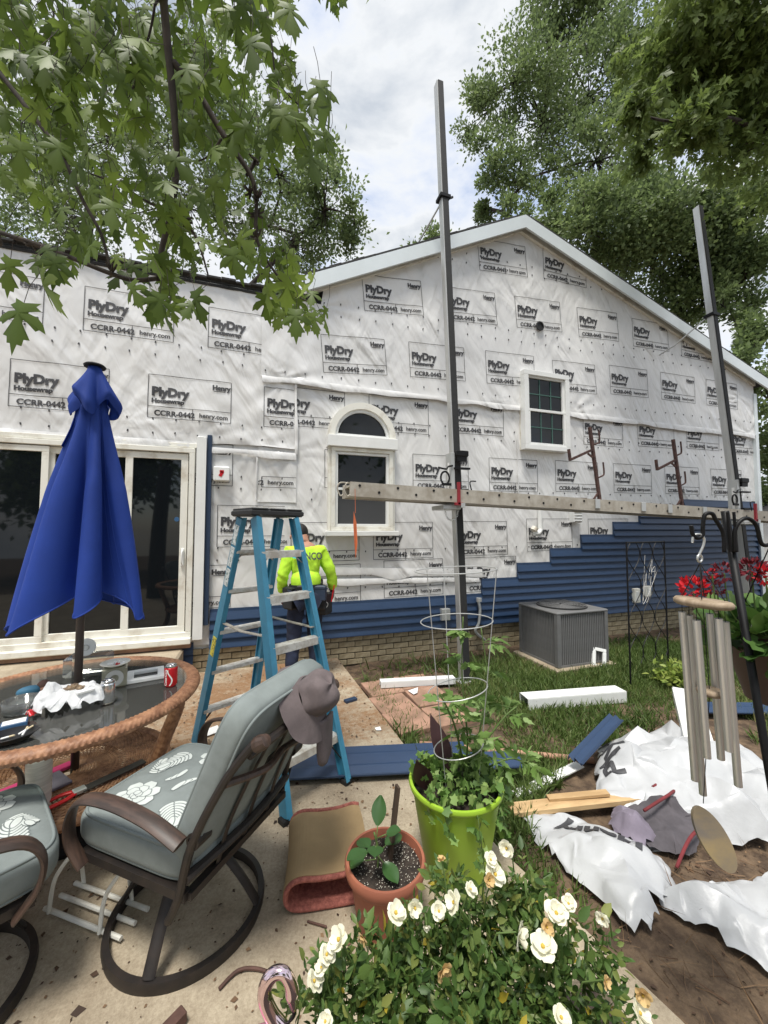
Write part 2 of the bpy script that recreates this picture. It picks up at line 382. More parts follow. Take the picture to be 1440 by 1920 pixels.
# ------------------------------------------------------------------ ground, slab, lawn
GZ = -.10
def ground_h(x, y):
    return GZ+.025*(fbm(x*1.3, y*1.3, 3)-.45)
xs = np.concatenate([np.linspace(-60, -8, 10), np.linspace(-7, 11, 130), np.linspace(12, 80, 12)])
ys = np.concatenate([np.linspace(-20, -1, 8), np.linspace(-.6, 5.2, 60), np.linspace(6, 90, 14)])
gx, gy = np.meshgrid(xs, ys); gz = ground_h(gx, gy)
inslab = (gx < 1.3) & (gy < 5) & (gx > -8) & (gy > -3); gz = np.where(inslab, -.13, gz)
nx, ny = len(xs), len(ys)
idx = np.arange(nx*ny).reshape(ny, nx)
F = np.stack([idx[:-1, :-1], idx[:-1, 1:], idx[1:, 1:], idx[1:, :-1]], -1).reshape(-1, 4)
tag(mesh_obj('ground', np.stack([gx, gy, gz], -1).reshape(-1, 3), F, 'soil', smooth=True), kind='structure')
def slab(name, poly, z0, z1, m):
    b = MB(); b.prism([(x, y, z0) for x, y in poly], (0, 0, z0), (0, 0, z1)); o = b.build(name, m); tag(o, kind='structure'); return o
# slab surface with rust-brown mud stains (dirt with a shape of its own)
def slab_material():
    m = MATS['concrete']; t = m.node_tree; b = t.nodes['Principled BSDF']; base = b.inputs['Base Color'].links[0].from_socket
    co = N(t, 'ShaderNodeTexCoord').outputs['Object']
    n = N(t, 'ShaderNodeTexNoise', Scale=1.7, Detail=8.0, Roughness=.65, Distortion=.3); t.links.new(co, n.inputs['Vector'])
    sx = N(t, 'ShaderNodeSeparateXYZ'); t.links.new(co, sx.inputs[0])
    mr = N(t, 'ShaderNodeMapRange'); mr.inputs['From Min'].default_value = 2.4; mr.inputs['From Max'].default_value = 3.1; mr.inputs['To Min'].default_value = -.25; mr.inputs['To Max'].default_value = .12; t.links.new(sx.outputs['Y'], mr.inputs[0])
    n3 = N(t, 'ShaderNodeTexNoise', Scale=22.0, Detail=7.0, Roughness=.7); t.links.new(co, n3.inputs['Vector']); mu = N(t, 'ShaderNodeMath', operation='MULTIPLY_ADD'); mu.inputs[1].default_value = .75; mu.inputs[2].default_value = -.375; t.links.new(n3.outputs['Fac'], mu.inputs[0]); a0 = N(t, 'ShaderNodeMath', operation='ADD'); t.links.new(n.outputs['Fac'], a0.inputs[0]); t.links.new(mu.outputs[0], a0.inputs[1])
    ad = N(t, 'ShaderNodeMath', operation='ADD'); t.links.new(a0.outputs[0], ad.inputs[0]); t.links.new(mr.outputs[0], ad.inputs[1])
    r = N(t, 'ShaderNodeValToRGB'); t.links.new(ad.outputs[0], r.inputs[0]); r.color_ramp.elements[0].position = .44; r.color_ramp.elements[1].position = .70
    mxn = N(t, 'ShaderNodeMix', data_type='RGBA'); t.links.new(r.outputs[0], mxn.inputs[0]); t.links.new(base, mxn.inputs[6]); mxn.inputs[7].default_value = (.27, .155, .078, 1)
    n2 = N(t, 'ShaderNodeTexNoise', Scale=85.0, Detail=6.0, Roughness=.75); t.links.new(co, n2.inputs['Vector'])
    r2 = N(t, 'ShaderNodeValToRGB'); t.links.new(n2.outputs['Fac'], r2.inputs[0]); r2.color_ramp.elements[0].position = .35; r2.color_ramp.elements[0].color = (.72, .70, .68, 1); r2.color_ramp.elements[1].position = .6
    m2 = N(t, 'ShaderNodeMix', data_type='RGBA', blend_type='MULTIPLY'); m2.inputs[0].default_value = 1; t.links.new(mxn.outputs[2], m2.inputs[6]); t.links.new(r2.outputs[0], m2.inputs[7])
    t.links.new(m2.outputs[2], b.inputs['Base Color'])
slab_material()
slab('pavement', [(-7, 2.72), (1.075, 2.72), (.985, 4.86), (-7, 4.86)], -.2, 0, 'concrete')
slab('patio', [(-7, -2.5), (-.25, -2.5), (-.12, .95), (.35, 1.16), (1.17, 1.16), (1.24, .1), (1.46, .1), (1.34, .96), (1.18, 1.75), (1.085, 2.708), (-7, 2.708)], -.2, .004, 'concrete')
slab('flower_bed', [(-.3, -2.2), (-.11, .94), (.36, 1.155), (1.165, 1.155), (1.235, .1), (1.3, -2.2)], -.2, -.03, 'dark_soil')
slab('path_bed', [(1.36, .97), (1.48, .1), (1.55, -.8), (3.4, -.8), (3.2, .7), (2.4, 1.3), (1.5, 1.9), (1.22, 1.75)], -.25, -.083, 'soil')
# grass blades
n = 300000
px_ = rs.uniform(1.05, 10.5, n); py_ = rs.uniform(-.3, 4.75, n)
dn = fbm(px_*1.1+3, py_*1.1, 4); near = np.clip((py_-1.3)/.7, 0, 1)
path = np.exp(-((px_-1.45)/.45)**2)*np.clip((py_-2.3)/.8, 0, 1)
dens = np.clip((dn-.30)*5, 0, 1)*near*(1-.9*path)*np.clip((4.7-py_)/1.1, .04, 1)
dens *= np.clip(1.8-px_/12, .3, 1)
edge = 1.42-.105*(py_-.0)
dens = np.clip(dens*1.6, 0, 1)
keep = (rs.rand(n) < dens) & (px_ > np.maximum(edge, 1.15))
for (ex, ey, ea, eb) in ((1.98, 1.62, .55, .5), (2.85, 2.0, .95, .42), (2.2, 1.2, .7, .45), (2.16, 1.62, .4, .3)): keep &= ((px_-ex)/ea)**2+((py_-ey)/eb)**2 > 1
keep &= ~((px_ > 3.36) & (px_ < 4.3) & (py_ > 3.75))
px_, py_ = px_[keep], py_[keep]; n = len(px_)
P = np.stack([px_, py_, ground_h(px_, py_)-.005], -1)
A = rdir(n, 1.3); B = rdir(n)
BL_V = [(-.05, 0, 0), (.05, 0, 0), (.035, .55, .05), (-.035, .55, .05), (0, 1, .25)]; BL_F = [(0, 1, 2), (0, 2, 3), (3, 2, 4)]
V, F, k = scatter(BL_V, BL_F, P, A, B, rs.uniform(.05, .12, n)*(.7+.6*vn(px_*2, py_*2)))
tag(mesh_obj('lawn_grass', V, F, 'grass', tint=np.repeat(np.clip(.45+.5*(fbm(px_*.9, py_*.9, 3)-.45)*2+rs.normal(0, .17, n), 0, 1), k)), 'short green lawn grass with worn bare patches beside the slab', 'grass', kind='stuff')
# weeds at the slab edge
wx = np.concatenate([rs.normal(1.17, .05, 260), rs.normal(1.85, .35, 160), rs.normal(1.5, .2, 220)]); wy = np.concatenate([rs.uniform(2.3, 3.2, 260), rs.uniform(4.2, 4.7, 160), rs.uniform(2.0, 2.6, 220)])
n = len(wx); P = np.stack([wx, wy, np.full(n, -.1)], -1)
V, F, k = scatter(BL_V, BL_F, P, rdir(n, .8), rdir(n), rs.uniform(.07, .2, n))
tag(mesh_obj('weeds', V, F, 'grass', tint=np.repeat(rs.uniform(.2, .8, n), k)), 'straggling weeds along the edge of the concrete slab', 'weeds', kind='stuff')
# litter on the patio and in the soil
n = 1100
lx = np.concatenate([rs.uniform(-.9, 1.0, 1300), rs.uniform(-1.6, 1.1, 1500), rs.uniform(1.25, 2.6, 450)]); ly = np.concatenate([rs.uniform(2.75, 4.7, 1300), rs.uniform(.7, 2.6, 1500), rs.uniform(.3, 1.7, 450)])
lz = np.where(lx < 1.2, .008, -.075)
ok = (lx > 1.36) | (lx < 1.1); ok &= ~((lx > -.25) & (lx < 1.1) & (ly < 1.2)); lx, ly, lz = lx[ok], ly[ok], lz[ok]; n = len(lx)
A = rdir(n); A[:, 2] *= .12; B = np.tile([0, 0, 1.], (n, 1))+rs.normal(0, .3, (n, 3))
V, F, k = scatter(DIA_V, DIA_F, np.stack([lx, ly, lz], -1), A, B, rs.gamma(1.6, .0055, n)+.004)
tag(mesh_obj('leaf_litter', V, F, 'litter', tint=np.repeat(rs.rand(n), k)), 'brown dry leaf crumbs scattered over patio and soil', 'litter', kind='stuff')

n = 420; P = np.stack([rs.uniform(1.4, 2.7, n), rs.uniform(.35, 1.5, n), np.full(n, -.075)], -1); A = rdir(n, .25); A[:, 2] = np.abs(A[:, 2])*.5
V, F, k = scatter([(-.016, 0, 0), (.016, 0, 0), (.012, .5, .06), (-.012, .5, .06), (0, 1, .0)], BL_F, P, A, rdir(n), rs.uniform(.04, .17, n))
tag(mesh_obj('dry_stalks', V, F, 'litter', tint=np.repeat(rs.uniform(.4, 1, n), k)), 'dry brown stalks and roots lying on the bare soil by the rose bush', 'straw', kind='stuff')
# ------------------------------------------------------------------ house (local frame: x along wall, y=0 wall face, -y towards the patio)
D = 4.9
house = thing('house', 'single storey gabled house being re-sided, wrapped in printed white housewrap over blue siding', 'house', (0, D, 0))
XL, XR = -5.2, 9.36
RL, RID, RR = (.52, 4.74), (3.85, 6.42), (9.72, 4.52)      # rake line ends and ridge (x,z) of the gable
EAVE = 4.56
def rake_z(x):
    x = np.asarray(x, float)
    return np.where(x < RID[0], RL[1]+(x-RL[0])*(RID[1]-RL[1])/(RID[0]-RL[0]), RID[1]+(x-RID[0])*(RR[1]-RID[1])/(RR[0]-RID[0]))
STARS = [(-.05, 2.62, 9, .5, .012), (.42, 2.6, 8, .45, .014), (.3, 3.5, 9, .6, .012), (3.7, 3.5, 8, .5, .012), (4.75, 3.5, 9, .7, .014), (2.0, 1.3, 10, .5, .014), (3.3, 1.3, 9, .5, .014), (.75, 4.5, 9, .7, .012), (9.1, 3.5, 9, .6, .012), (8.9, 4.2, 8, .5, .012), (1.25, 1.2, 9, .5, .014), (-1.5, 2.75, 12, .9, .012), (2.5, 5.6, 9, .6, .01), (-.7, 2.65, 10, .7, .012), (4.3, 1.25, 8, .4, .012)]
def wr(x, z):
    x = np.asarray(x, float); z = np.asarray(z, float)
    u = x*.88+z*.47; v = -x*.47+z*.88
    h = .010*ridge(u*5, v*.8+3)*(.3+vn(x*.7+3, z*.9))+.009*ridge(u*12+4, v*1.5)*vn(x*.8, z*.8+7)**1.5*1.6+.008*vn(x*1.3, z*1.3+2)+.006*ridge(x*3.1+z*8, z*1.1-x*.4)*vn(x*.6+9, z*.6)
    for sx, sz, k, rad, amp in STARS:
        dx = x-sx; dz = z-sz; r = np.sqrt(dx*dx+dz*dz)+1e-6; a = np.arctan2(dz, dx)
        h = h+1.7*amp*(.5+.5*np.cos(k*a+2*np.sin(3*a+sx)))*np.exp(-(r/rad)**1.3)*np.minimum(r/.12, 1)
    return h*(.38+.42*np.clip((z-2.0)/.4, 0, 1))
SHEETS = {}
def sheet(key, x0, x1, zb, zt, y, step=.04):
    nx = int((x1-x0)/step)+1; X = np.linspace(x0, x1, nx); b = zb(X); t = zt(X); nz = int(np.max(t-b)/step)+1
    s = np.linspace(0, 1, nz)[:, None]; Z = b[None]*(1-s)+t[None]*s; XX = np.broadcast_to(X, Z.shape)
    Y = y-wr(XX, Z)
    lift = np.exp(-(Z-b[None])/.035)*.012*(vn(XX*6, XX*0+y*90)); Y = Y-lift
    idx = np.arange(nx*nz).reshape(nz, nx)
    F = np.stack([idx[:-1, :-1], idx[:-1, 1:], idx[1:, 1:], idx[1:, :-1]], -1).reshape(-1, 4)
    mesh_obj('housewrap_sheet', np.stack([XX, Y, Z], -1).reshape(-1, 3), F, 'house_wrap', house, smooth=True)
    SHEETS[key] = (x0, x1, zb, zt, y)
def flap(x0, z0, x1, z1, y, drop=.05, seed=0.):
    L = math.hypot(x1-x0, z1-z0); n = int(L/.03)+2; V = []; F = []; dx, dz = (x1-x0)/L, (z1-z0)/L
    for i in range(n):
        f = i/(n-1); x = x0+(x1-x0)*f; z = z0+(z1-z0)*f; w = float(vn(f*L*3+seed, seed)); w2 = float(vn(f*L*9+seed, seed+4))
        for (o_, d_) in ((.0, -.25), (.003+.008*w*w2, .0), (.007+.014*w*w2, .4+.2*w), (.004+.012*w2*w, .6+.7*w)):
            V.append((x+dz*d_*drop, y-.012-o_-float(wr(x, z)), z-dx*d_*drop))
    for i in range(n-1):
        for j in range(3): F.append((i*4+j, (i+1)*4+j, (i+1)*4+j+1, i*4+j+1))
    mesh_obj('loose_flap', V, F, 'house_wrap', house, smooth=True)
cst = lambda c: (lambda X: np.full_like(np.asarray(X, float), c))
gable_top = lambda X: np.minimum(rake_z(X)-.10, 99)
sheet('base', XL, .36, cst(.3), cst(2.95), -.012)
sheet('low', .36, XR, cst(.3), cst(3.75), -.010)
sheet('gable', .02, XR, lambda X: 3.47+.03*vn(X*2, X*0)+.0*X, lambda X: np.where(np.asarray(X) < .75, 4.52, gable_top(X)), -.045)
sheet('left', XL, .44, lambda X: 2.60+.03*vn(X*3, X*0+5), cst(EAVE-.01), -.030)
sheet('patch', .0, .46, cst(1.95), cst(2.66), -.020)
flap(-4, 2.63, -.55, 2.60, -.030, .07, 1); flap(-.52, 2.56, .45, 2.55, -.03, .06, 2); flap(.44, 2.55, .43, 3.45, -.028, .03, 3); flap(.03, 3.48, 3.78, 3.49, -.045, .06, 4); flap(4.68, 3.49, 9.3, 3.5, -.045, .07, 5); flap(.75, 1.12, 3.1, 1.02, -.018, .10, 6); flap(.8, .98, 3.05, .92, -.018, .06, 8); flap(-.0, 2.5, -.01, 1.97, -.02, .02, 7); flap(3.75, 3.06, 3.77, 2.0, -.012, .02, 9)
# sheathing behind the wrap (solid wall)
b = MB()
pts = [(XL, -.3), (XR, -.3), (XR, float(rake_z(XR))-.08), (RID[0], RID[1]-.08), (.9, float(rake_z(.9))-.08), (.9, EAVE), (XL, EAVE)]
b.prism([(x, .01, z) for x, z in pts], (0, 0, 0), (0, .25, 0)); b.build('wall', 'white_vinyl', house)
b = MB(); b.prism([(XR-.01, .27, -.3), (XR-.01, 7, -.3), (XR-.01, 7, 4.5), (XR-.01, .27, 4.5)], (0, 0, 0), (-.2, 0, 0)); b.build('wall', 'white_vinyl', house)
# printed labels
T1 = text_mesh('PlyDry', .136, .0072, 1.0); T2 = text_mesh('Housewrap', .064, .0042, 1.1); T3 = text_mesh('CCRR-0442', .082, .0034, 1.02); T4 = text_mesh('henry.com', .072, .0020, 1.0); T5 = text_mesh('Henry', .078, .0046, .98)
W_, H_ = .865, .49
def label_geo():
    V = []; F = []
    def put(T, x, z):
        b = len(V); V.extend([(x+p[0], z+p[1]) for p in T[0]]); F.extend([tuple(i+b for i in f) for f in T[1]])
    put(T1, .035, -.235); put(T2, .035, -.315); put(T3, .065, -.462); put(T4, .525, -.452); put(T5, .66, -.105)
    def line(x0, z0, x1, z1, w=.0032):
        L = math.hypot(x1-x0, z1-z0); n = max(2, int(L/.05)); dx, dz = (x1-x0)/L, (z1-z0)/L
        for i in range(n):
            a, c = i/n, (i+1)/n; b = len(V); nxv, nzv = -dz*w, dx*w
            for q, sg in ((a, 1), (c, 1), (c, -1), (a, -1)): V.append((x0+(x1-x0)*q+sg*nxv, z0+(z1-z0)*q+sg*nzv))
            F.append((b, b+1, b+2)); F.append((b, b+2, b+3))
    line(0, 0, W_, 0); line(0, -H_, W_, -H_); line(0, 0, 0, -H_); line(W_, 0, W_, -H_); line(0, -.362, W_, -.362); line(.455, -.362, .455, -H_)
    line(.68, -.122, .80, -.122, .004)
    return np.array(V), np.array(F)
LV, LF = label_geo()
def label(key, x, z, rot=0, name='printed_label'):
    x0, x1, zb, zt, y = SHEETS[key]; c, s = math.cos(R(rot)), math.sin(R(rot))
    X = x+LV[:, 0]*c-LV[:, 1]*s; Z = z+LV[:, 0]*s+LV[:, 1]*c
    ok = (X > x0+.004) & (X < x1-.004) & (Z > zb(X)+.01) & (Z < zt(X)-.004)
    f = LF[ok[LF].all(1)]
    if len(f) < 20: return
    used, inv = np.unique(f.ravel(), return_inverse=True)
    Yv = y-wr(X, Z)-.0065
    mesh_obj(name, np.stack([X, Yv, Z], -1)[used], inv.reshape(-1, 3), 'print_ink', house)
for x in (-3.64, -2.42, -1.18, .06): label('left', x, 3.36)
for x in (-4.24, -3.03, -1.81, -.58): label('left', x, 4.25)
for x, z, r_ in ((3.07, 5.99, 5), (4.28, 6.12, 1), (1.28, 5.04, 5.5), (2.5, 5.12, 5), (3.72, 5.22, 4.5), (4.94, 5.27, 4), (6.15, 5.3, 2), (7.36, 5.29, 0), (.74, 4.12, 5), (1.96, 4.22, 3), (3.19, 4.28, 2.5), (4.42, 4.31, 2.5), (5.6, 4.39, 2), (6.8, 4.43, 1), (7.98, 4.45, 0)): label('gable', x, z, r_)
for x, z in ((.2, 3.4), (1.4, 3.43), (2.64, 3.5), (3.85, 3.5), (5.04, 3.5), (6.26, 3.56), (7.46, 3.6), (8.7, 3.58), (.81, 2.64), (2.03, 2.66), (3.25, 2.68), (4.46, 2.71), (5.67, 2.73), (6.87, 2.75), (8.07, 2.76), (.4, 1.70), (1.46, 1.71), (2.68, 1.73), (3.9, 1.78), (5.1, 1.79), (1.61, 1.20), (2.83, 1.21), (.42, 1.16)): label('low', x, z, .7)
label('base', -.44, 1.9); label('base', -1.15, 2.62); label('base', -1.15, 1.2); label('patch', -.41, 2.62)
# cap staples: rows of small dark marks
b = MB()
for key, rows in (('left', ((2.86, 0), (2.70, 0), (3.60, 0), (3.74, 0))), ('gable', ((4.36, .04), (4.52, .04), (5.42, .05), (5.56, .05), (3.56, .02))), ('low', ((2.92, .01), (3.06, .01), (1.98, .015), (2.12, .015), (1.32, .01), (.86, .0))), ('base', ((2.1, 0), (2.24, 0), (1.25, 0), (1.4, 0)))):
    x0, x1, zb, zt, y = SHEETS[key]
    for z, sl in rows:
        x = max(x0, -4)+.05
        while x < x1-.05:
            xx = x+rnd.uniform(-.012, .012); zz = z+sl*max(xx, 0)+rnd.uniform(-.008, .008)
            if float(zb(np.array([xx]))[0])+.02 < zz < float(zt(np.array([xx]))[0])-.03:
                yy = y-float(wr(xx, zz))-.006; b.box((xx, yy, zz), (.013, .006, .022), Matrix.Rotation(rnd.uniform(-.3, .3), 3, 'Y'))
            x += .235
tag(b.build('staple', 'print_ink', house), kind='stuff')
b = MB()   # loose lap with pulled staples below the windows
for i in range(34):
    x = .95+i*.078
    if x < 3.0:
        for z in (1.02, .93): b.beam((x, -.03, z+rnd.uniform(-.02, .02)), (x+.045, -.04, z+.03+rnd.uniform(-.01, .02)), .004, .004)
tag(b.build('crease_mark', 'ink_grey', house), kind='stuff')
# roof
b = MB()
OH = .30   # rake overhang towards the patio
def rake_strip(bm, x0, z0, x1, z1, y0, y1, up0, up1):
    L = math.hypot(x1-x0, z1-z0); nx, nz = -(z1-z0)/L, (x1-x0)/L
    a = [(x0+nx*up0, y0, z0+nz*up0), (x1+nx*up0, y0, z1+nz*up0), (x1+nx*up1, y0, z1+nz*up1), (x0+nx*up1, y0, z0+nz*up1)]
    bm.prism(a, (0, y0, 0), (0, y1, 0))
def rake_board(x0, z0, x1, z1, y0, y1, zlo, zhi, name, m):   # boards with plumb ends so they meet at the ridge
    bm = MB(); bm.prism([(x0, y0, z0+zlo), (x1, y0, z1+zlo), (x1, y0, z1+zhi), (x0, y0, z0+zhi)], (0, y0, 0), (0, y1, 0)); return bm.build(name, m, house)
roof = MB()
for (a, c) in ((RL, RID), (RID, RR)):
    roof.prism([(a[0], -.165, a[1]+.02), (c[0], -.165, c[1]+.02), (c[0], -.165, c[1]+.06), (a[0], -.165, a[1]+.06)], (0, -.165, 0), (0, 6.5, 0))
roof_o = roof.build('roof', 'shingle', house)
rake_board(*RL, *RID, -.20, -.17, -.165, .035, 'fascia_board', 'fascia_white'); rake_board(*RID, *RR, -.20, -.17, -.165, .035, 'fascia_board', 'fascia_white')
rake_board(*RL, *RID, -.10, -.055, -.16, -.06, 'soffit_trim', 'dirty_white'); rake_board(RID[0], RID[1], XR, float(rake_z(XR)), -.10, -.055, -.16, -.06, 'soffit_trim', 'dirty_white')
b = MB(); b_r = MB()   # ragged shingle edges along the rake
for i in range(60):
    x = RL[0]+(RR[0]-RL[0])*i/60; z = float(rake_z(x)); x2 = x+(RR[0]-RL[0])/60
    if x < RID[0] < x2: continue
    z2 = float(rake_z(x2)); hgt = .068+rnd.uniform(0, .014)
    (b if x < RID[0] else b_r).prism([(x, -.19-rnd.uniform(0, .015), z+.047), (x2, -.19, z2+.047), (x2, -.19, z2+hgt), (x, -.19, z+hgt)], (0, -.19, 0), (0, .1, 0))
b.build('shingle_edge', 'shingle', roof_o); b_r.build('shingle_edge', 'shingle', roof_o)
# left roof with its eave parallel to the wall
b = MB(); b.prism([(XL, -.06, EAVE+.0), (XL, -.06, EAVE+.05), (XL, 5, EAVE+1.75), (XL, 5, EAVE+1.70)], (XL, 0, 0), (.95, 0, 0)); rl = b.build('roof', 'shingle', house)
b = MB()
for i in range(36):
    x = XL+i*.164; b.box((x+.08, -.075+rnd.uniform(-.012, .01), EAVE+.02+rnd.uniform(0, .02)), (.16, .06, .022))
b.build('shingle_edge', 'shingle', rl)
b = MB(); b.box(((XL+.4)/2, -.045, EAVE-.035), (.4-XL, .02, .03)); b.build('drip_edge', 'shingle', rl)
# corner board right, blue starter strip left of trim
b = MB(); b.box((XR+.02, -.03, 2.25), (.09, .1, 4.15)); b.build('corner_board', 'fascia_white', house)
b = MB(); b.box((XR-.05, -.045, .95), (.05, .05, 1.9)); b.build('corner_trim', 'siding_navy', house)
# siding panels: each a double lap, ~.21 m exposure
def siding_panel(x0, x1, z0, z1):
    bm = MB(); hgt = z1-z0; prof = []
    for k in range(2):
        zz = z0+hgt*k/2; prof += [(-.036, zz), (-.066, zz+.003), (-.066, zz+.014), (-.038, zz+hgt/2-.006)]
    prof += [(-.036, z1+.03)]
    n = max(1, int((x1-x0)/1.0)); V = []; F = []
    for i in range(n+1):
        x = x0+(x1-x0)*i/n
        for (y, z) in prof: V.append((x, y, z))
    k = len(prof)
    for i in range(n):
        for j in range(k-1): F.append((i*k+j, (i+1)*k+j, (i+1)*k+j+1, i*k+j+1))
    b0 = len(V); V += [(x0, -.012, prof[0][1]), (x0, -.012, prof[-1][1])]; F.append(tuple([b0]+list(range(k))+[b0+1]))
    return bm.add(V, F).build('siding_panel', 'siding_blue', house)
starts = [-.50, -.50, 3.09, 3.71, 4.32, 4.93, 5.62, 6.21, 7.30]
for k, x0 in enumerate(starts):
    z0 = .25+.21*k; xs_ = [x0]
    cut = x0+rnd.uniform(1.6, 3.4)
    while cut < XR-1: xs_.append(cut); cut += 3.66
    xs_.append(XR-.06)
    for a, c in zip(xs_[:-1], xs_[1:]): siding_panel(a+.002, c+.0, z0, z0+.21)
siding_panel(XL, -.66, .10, .31)
# foundation bricks
b = MB(); b.box(((XL+XR)/2, .012, -.02), (XR-XL, .02, .53)); fnd = b.build('foundation', 'mortar', house)
bb = MB().box((0, 0, 0), (.2, .03, .062), bev=.003).build('brick', 'brick', fnd); first = True
for row in range(5):
    x = -1.2+(.105 if row % 2 else 0); z = -.105+row*.074
    while x < XR-.1:
        o = bb if first else bb.copy()
        if not first: COL.objects.link(o)
        first = False; o.location = (x+.1, -.006+rnd.uniform(-.003, .002), z+.031+rnd.uniform(-.002, .002)); o.rotation_euler = (rnd.uniform(-.02, .02), rnd.uniform(-.01, .01), 0); x += .211
# ---------- sliding door
def frame_rect(bm, x0, x1, z0, z1, w, y0, y1):
    for (a, c, e, f) in ((x0, x1, z0, z0+w), (x0, x1, z1-w, z1), (x0, x0+w, z0+w, z1-w), (x1-w, x1, z0+w, z1-w)):
        bm.box(((a+c)/2, (y0+y1)/2, (e+f)/2), (c-a, y1-y0, f-e), bev=.004)
    return bm
door = frame_rect(MB(), -2.62, -.685, .42, 2.54, .055, -.10, .0).build('sliding_door', 'dirty_white', house)
frame_rect(MB(), -1.37, -.755, .475, 2.475, .07, -.072, -.03).build('door_panel', 'dirty_white', door)
frame_rect(MB(), -2.08, -1.30, .475, 2.475, .07, -.050, -.008).build('door_panel', 'dirty_white', door)
frame_rect(MB(), -2.565, -2.05, .475, 2.475, .06, -.084, -.052).build('door_panel', 'dirty_white', door)
for (a, c, y) in ((-1.30, -.825, -.05), (-2.01, -1.37, -.028), (-2.505, -2.11, -.066)):
    MB().box(((a+c)/2, y, 1.475), (c-a, .008, 1.87)).build('pane', 'pane', door)
b = MB(); b.box((-.79, -.082, 1.30), (.03, .02, .2), bev=.006); b.tube(spline([(-.79, -.09, 1.22), (-.79, -.125, 1.25), (-.79, -.125, 1.35), (-.79, -.09, 1.38)], 4), .008); b.build('handle', 'white_vinyl', door)
b = MB(); b.lathe([(0, 0), (.026, 0), (.026, .002), (0, .002)], 20, (-.86, -.056, 1.73), Matrix.Rotation(R(90), 3, 'X')); b.build('round_sticker', 'pack_blue', door)
b = MB(); b.box((-1.66, -.075, .385), (1.96, .16, .07), bev=.01); b.build('door_sill', 'dirty_white', house)
b = MB(); b.box((-1.66, -.05, .325), (1.95, .1, .05)); b.build('sill_board', 'paver', house)
b = MB(); b.box((-.615, -.055, 1.53), (.10, .11, 2.3), bev=.004); b.build('door_trim', 'white_vinyl', house)
b = MB(); b.box((-.535, -.05, 1.62), (.05, .06, 2.18)); b.build('siding_channel', 'siding_navy', house)
b = MB(); b.box((-1.66, -.04, 2.575), (1.98, .06, .05), bev=.004); b.build('door_head_trim', 'dirty_white', house)
# ---------- arched window
aw = MB(); frame_rect(aw, .885, 1.71, 1.60, 2.67, .05, -.115, -.0); awo = aw.build('arched_window', 'dirty_white', house)
frame_rect(MB(), .937, 1.658, 1.652, 2.618, .035, -.09, -.03).build('sash', 'white_vinyl', awo)
MB().box((1.2975, -.06, 2.365), (.645, .008, .43)).build('pane', 'pane', awo)
MB().box((1.2975, -.052, 1.905), (.645, .008, .43)).build('insect_screen', 'screen', awo)
b = MB(); b.box((1.2975, -.075, 2.138), (.645, .035, .03)); b.build('meeting_rail', 'white_vinyl', awo)
b = MB(); b.box((1.2975, -.08, 2.745), (.93, .15, .145), bev=.005); b.build('header_board', 'white_vinyl', awo)
b = MB(); b.box((1.2975, -.085, 1.565), (.95, .16, .065), bev=.006); b.build('sill', 'white_vinyl', awo)
for sx in (-1, 1): MB().box((1.2975+sx*.432, -.04, 2.135), (.035, .075, 1.07)).build('side_trim', 'dirty_white', awo)
def arch(bm, cx, cz, r0, r1, y0, y1, sq=1.0, n=24):
    V = []; F = []
    for i in range(n+1):
        a = math.pi*i/n; c, s = math.cos(a), math.sin(a)*sq
        V += [(cx+r0*c, y0, cz+r0*s), (cx+r1*c, y0, cz+r1*s), (cx+r1*c, y1, cz+r1*s), (cx+r0*c, y1, cz+r0*s)]
    for i in range(n):
        for j in range(4): a = i*4+j; b2 = i*4+(j+1) % 4; F.append((a, b2, b2+4, a+4))
    F += [(0, 1, 2, 3), tuple(n*4+j for j in (3, 2, 1, 0))]
    return bm.add(V, F)
arch(MB(), 1.2975, 2.82, .37, .455, -.115, 0, 1.0).build('arch_trim', 'dirty_white', awo)
arch(MB(), 1.2975, 2.82, .33, .37, -.09, -.02, 1.0).build('arch_frame', 'white_vinyl', awo)
b = MB(); b.box((1.2975, -.055, 2.835), (.66, .07, .04)); b.build('arch_rail', 'white_vinyl', awo)
b = MB(); b.add([(1.2975+.333*math.cos(math.pi*i/24), -.055, 2.85+.315*math.sin(math.pi*i/24)) for i in range(25)], [tuple(range(25))]); b.build('arch_pane', 'pane', awo)
# ---------- small window with grid
sw = frame_rect(MB(), 3.80, 4.65, 2.83, 4.05, .075, -.10, 0).build('window', 'white_vinyl', house)
frame_rect(MB(), 3.872, 4.578, 2.9, 3.46, .04, -.085, -.03).build('sash', 'white_vinyl', sw)
frame_rect(MB(), 3.872, 4.578, 3.42, 3.985, .04, -.065, -.01).build('sash', 'white_vinyl', sw)
MB().box((4.225, -.055, 3.18), (.63, .008, .48)).build('pane', 'pane', sw); MB().box((4.225, -.035, 3.70), (.63, .008, .49)).build('pane', 'pane', sw)
for zc, y in ((3.18, -.063), (3.70, -.043)):
    for dx in (-.105, .105): MB().box((4.225+dx, y, zc), (.016, .012, .47)).build('muntin', 'curtain', sw)
    MB().box((4.225, y-.001, zc), (.62, .012, .016)).build('muntin', 'curtain', sw)
sw.location.y = -.06
MB().box((4.225, .03, 3.44), (.845, .059, 1.215)).build('window_box', 'dirty_white', sw)
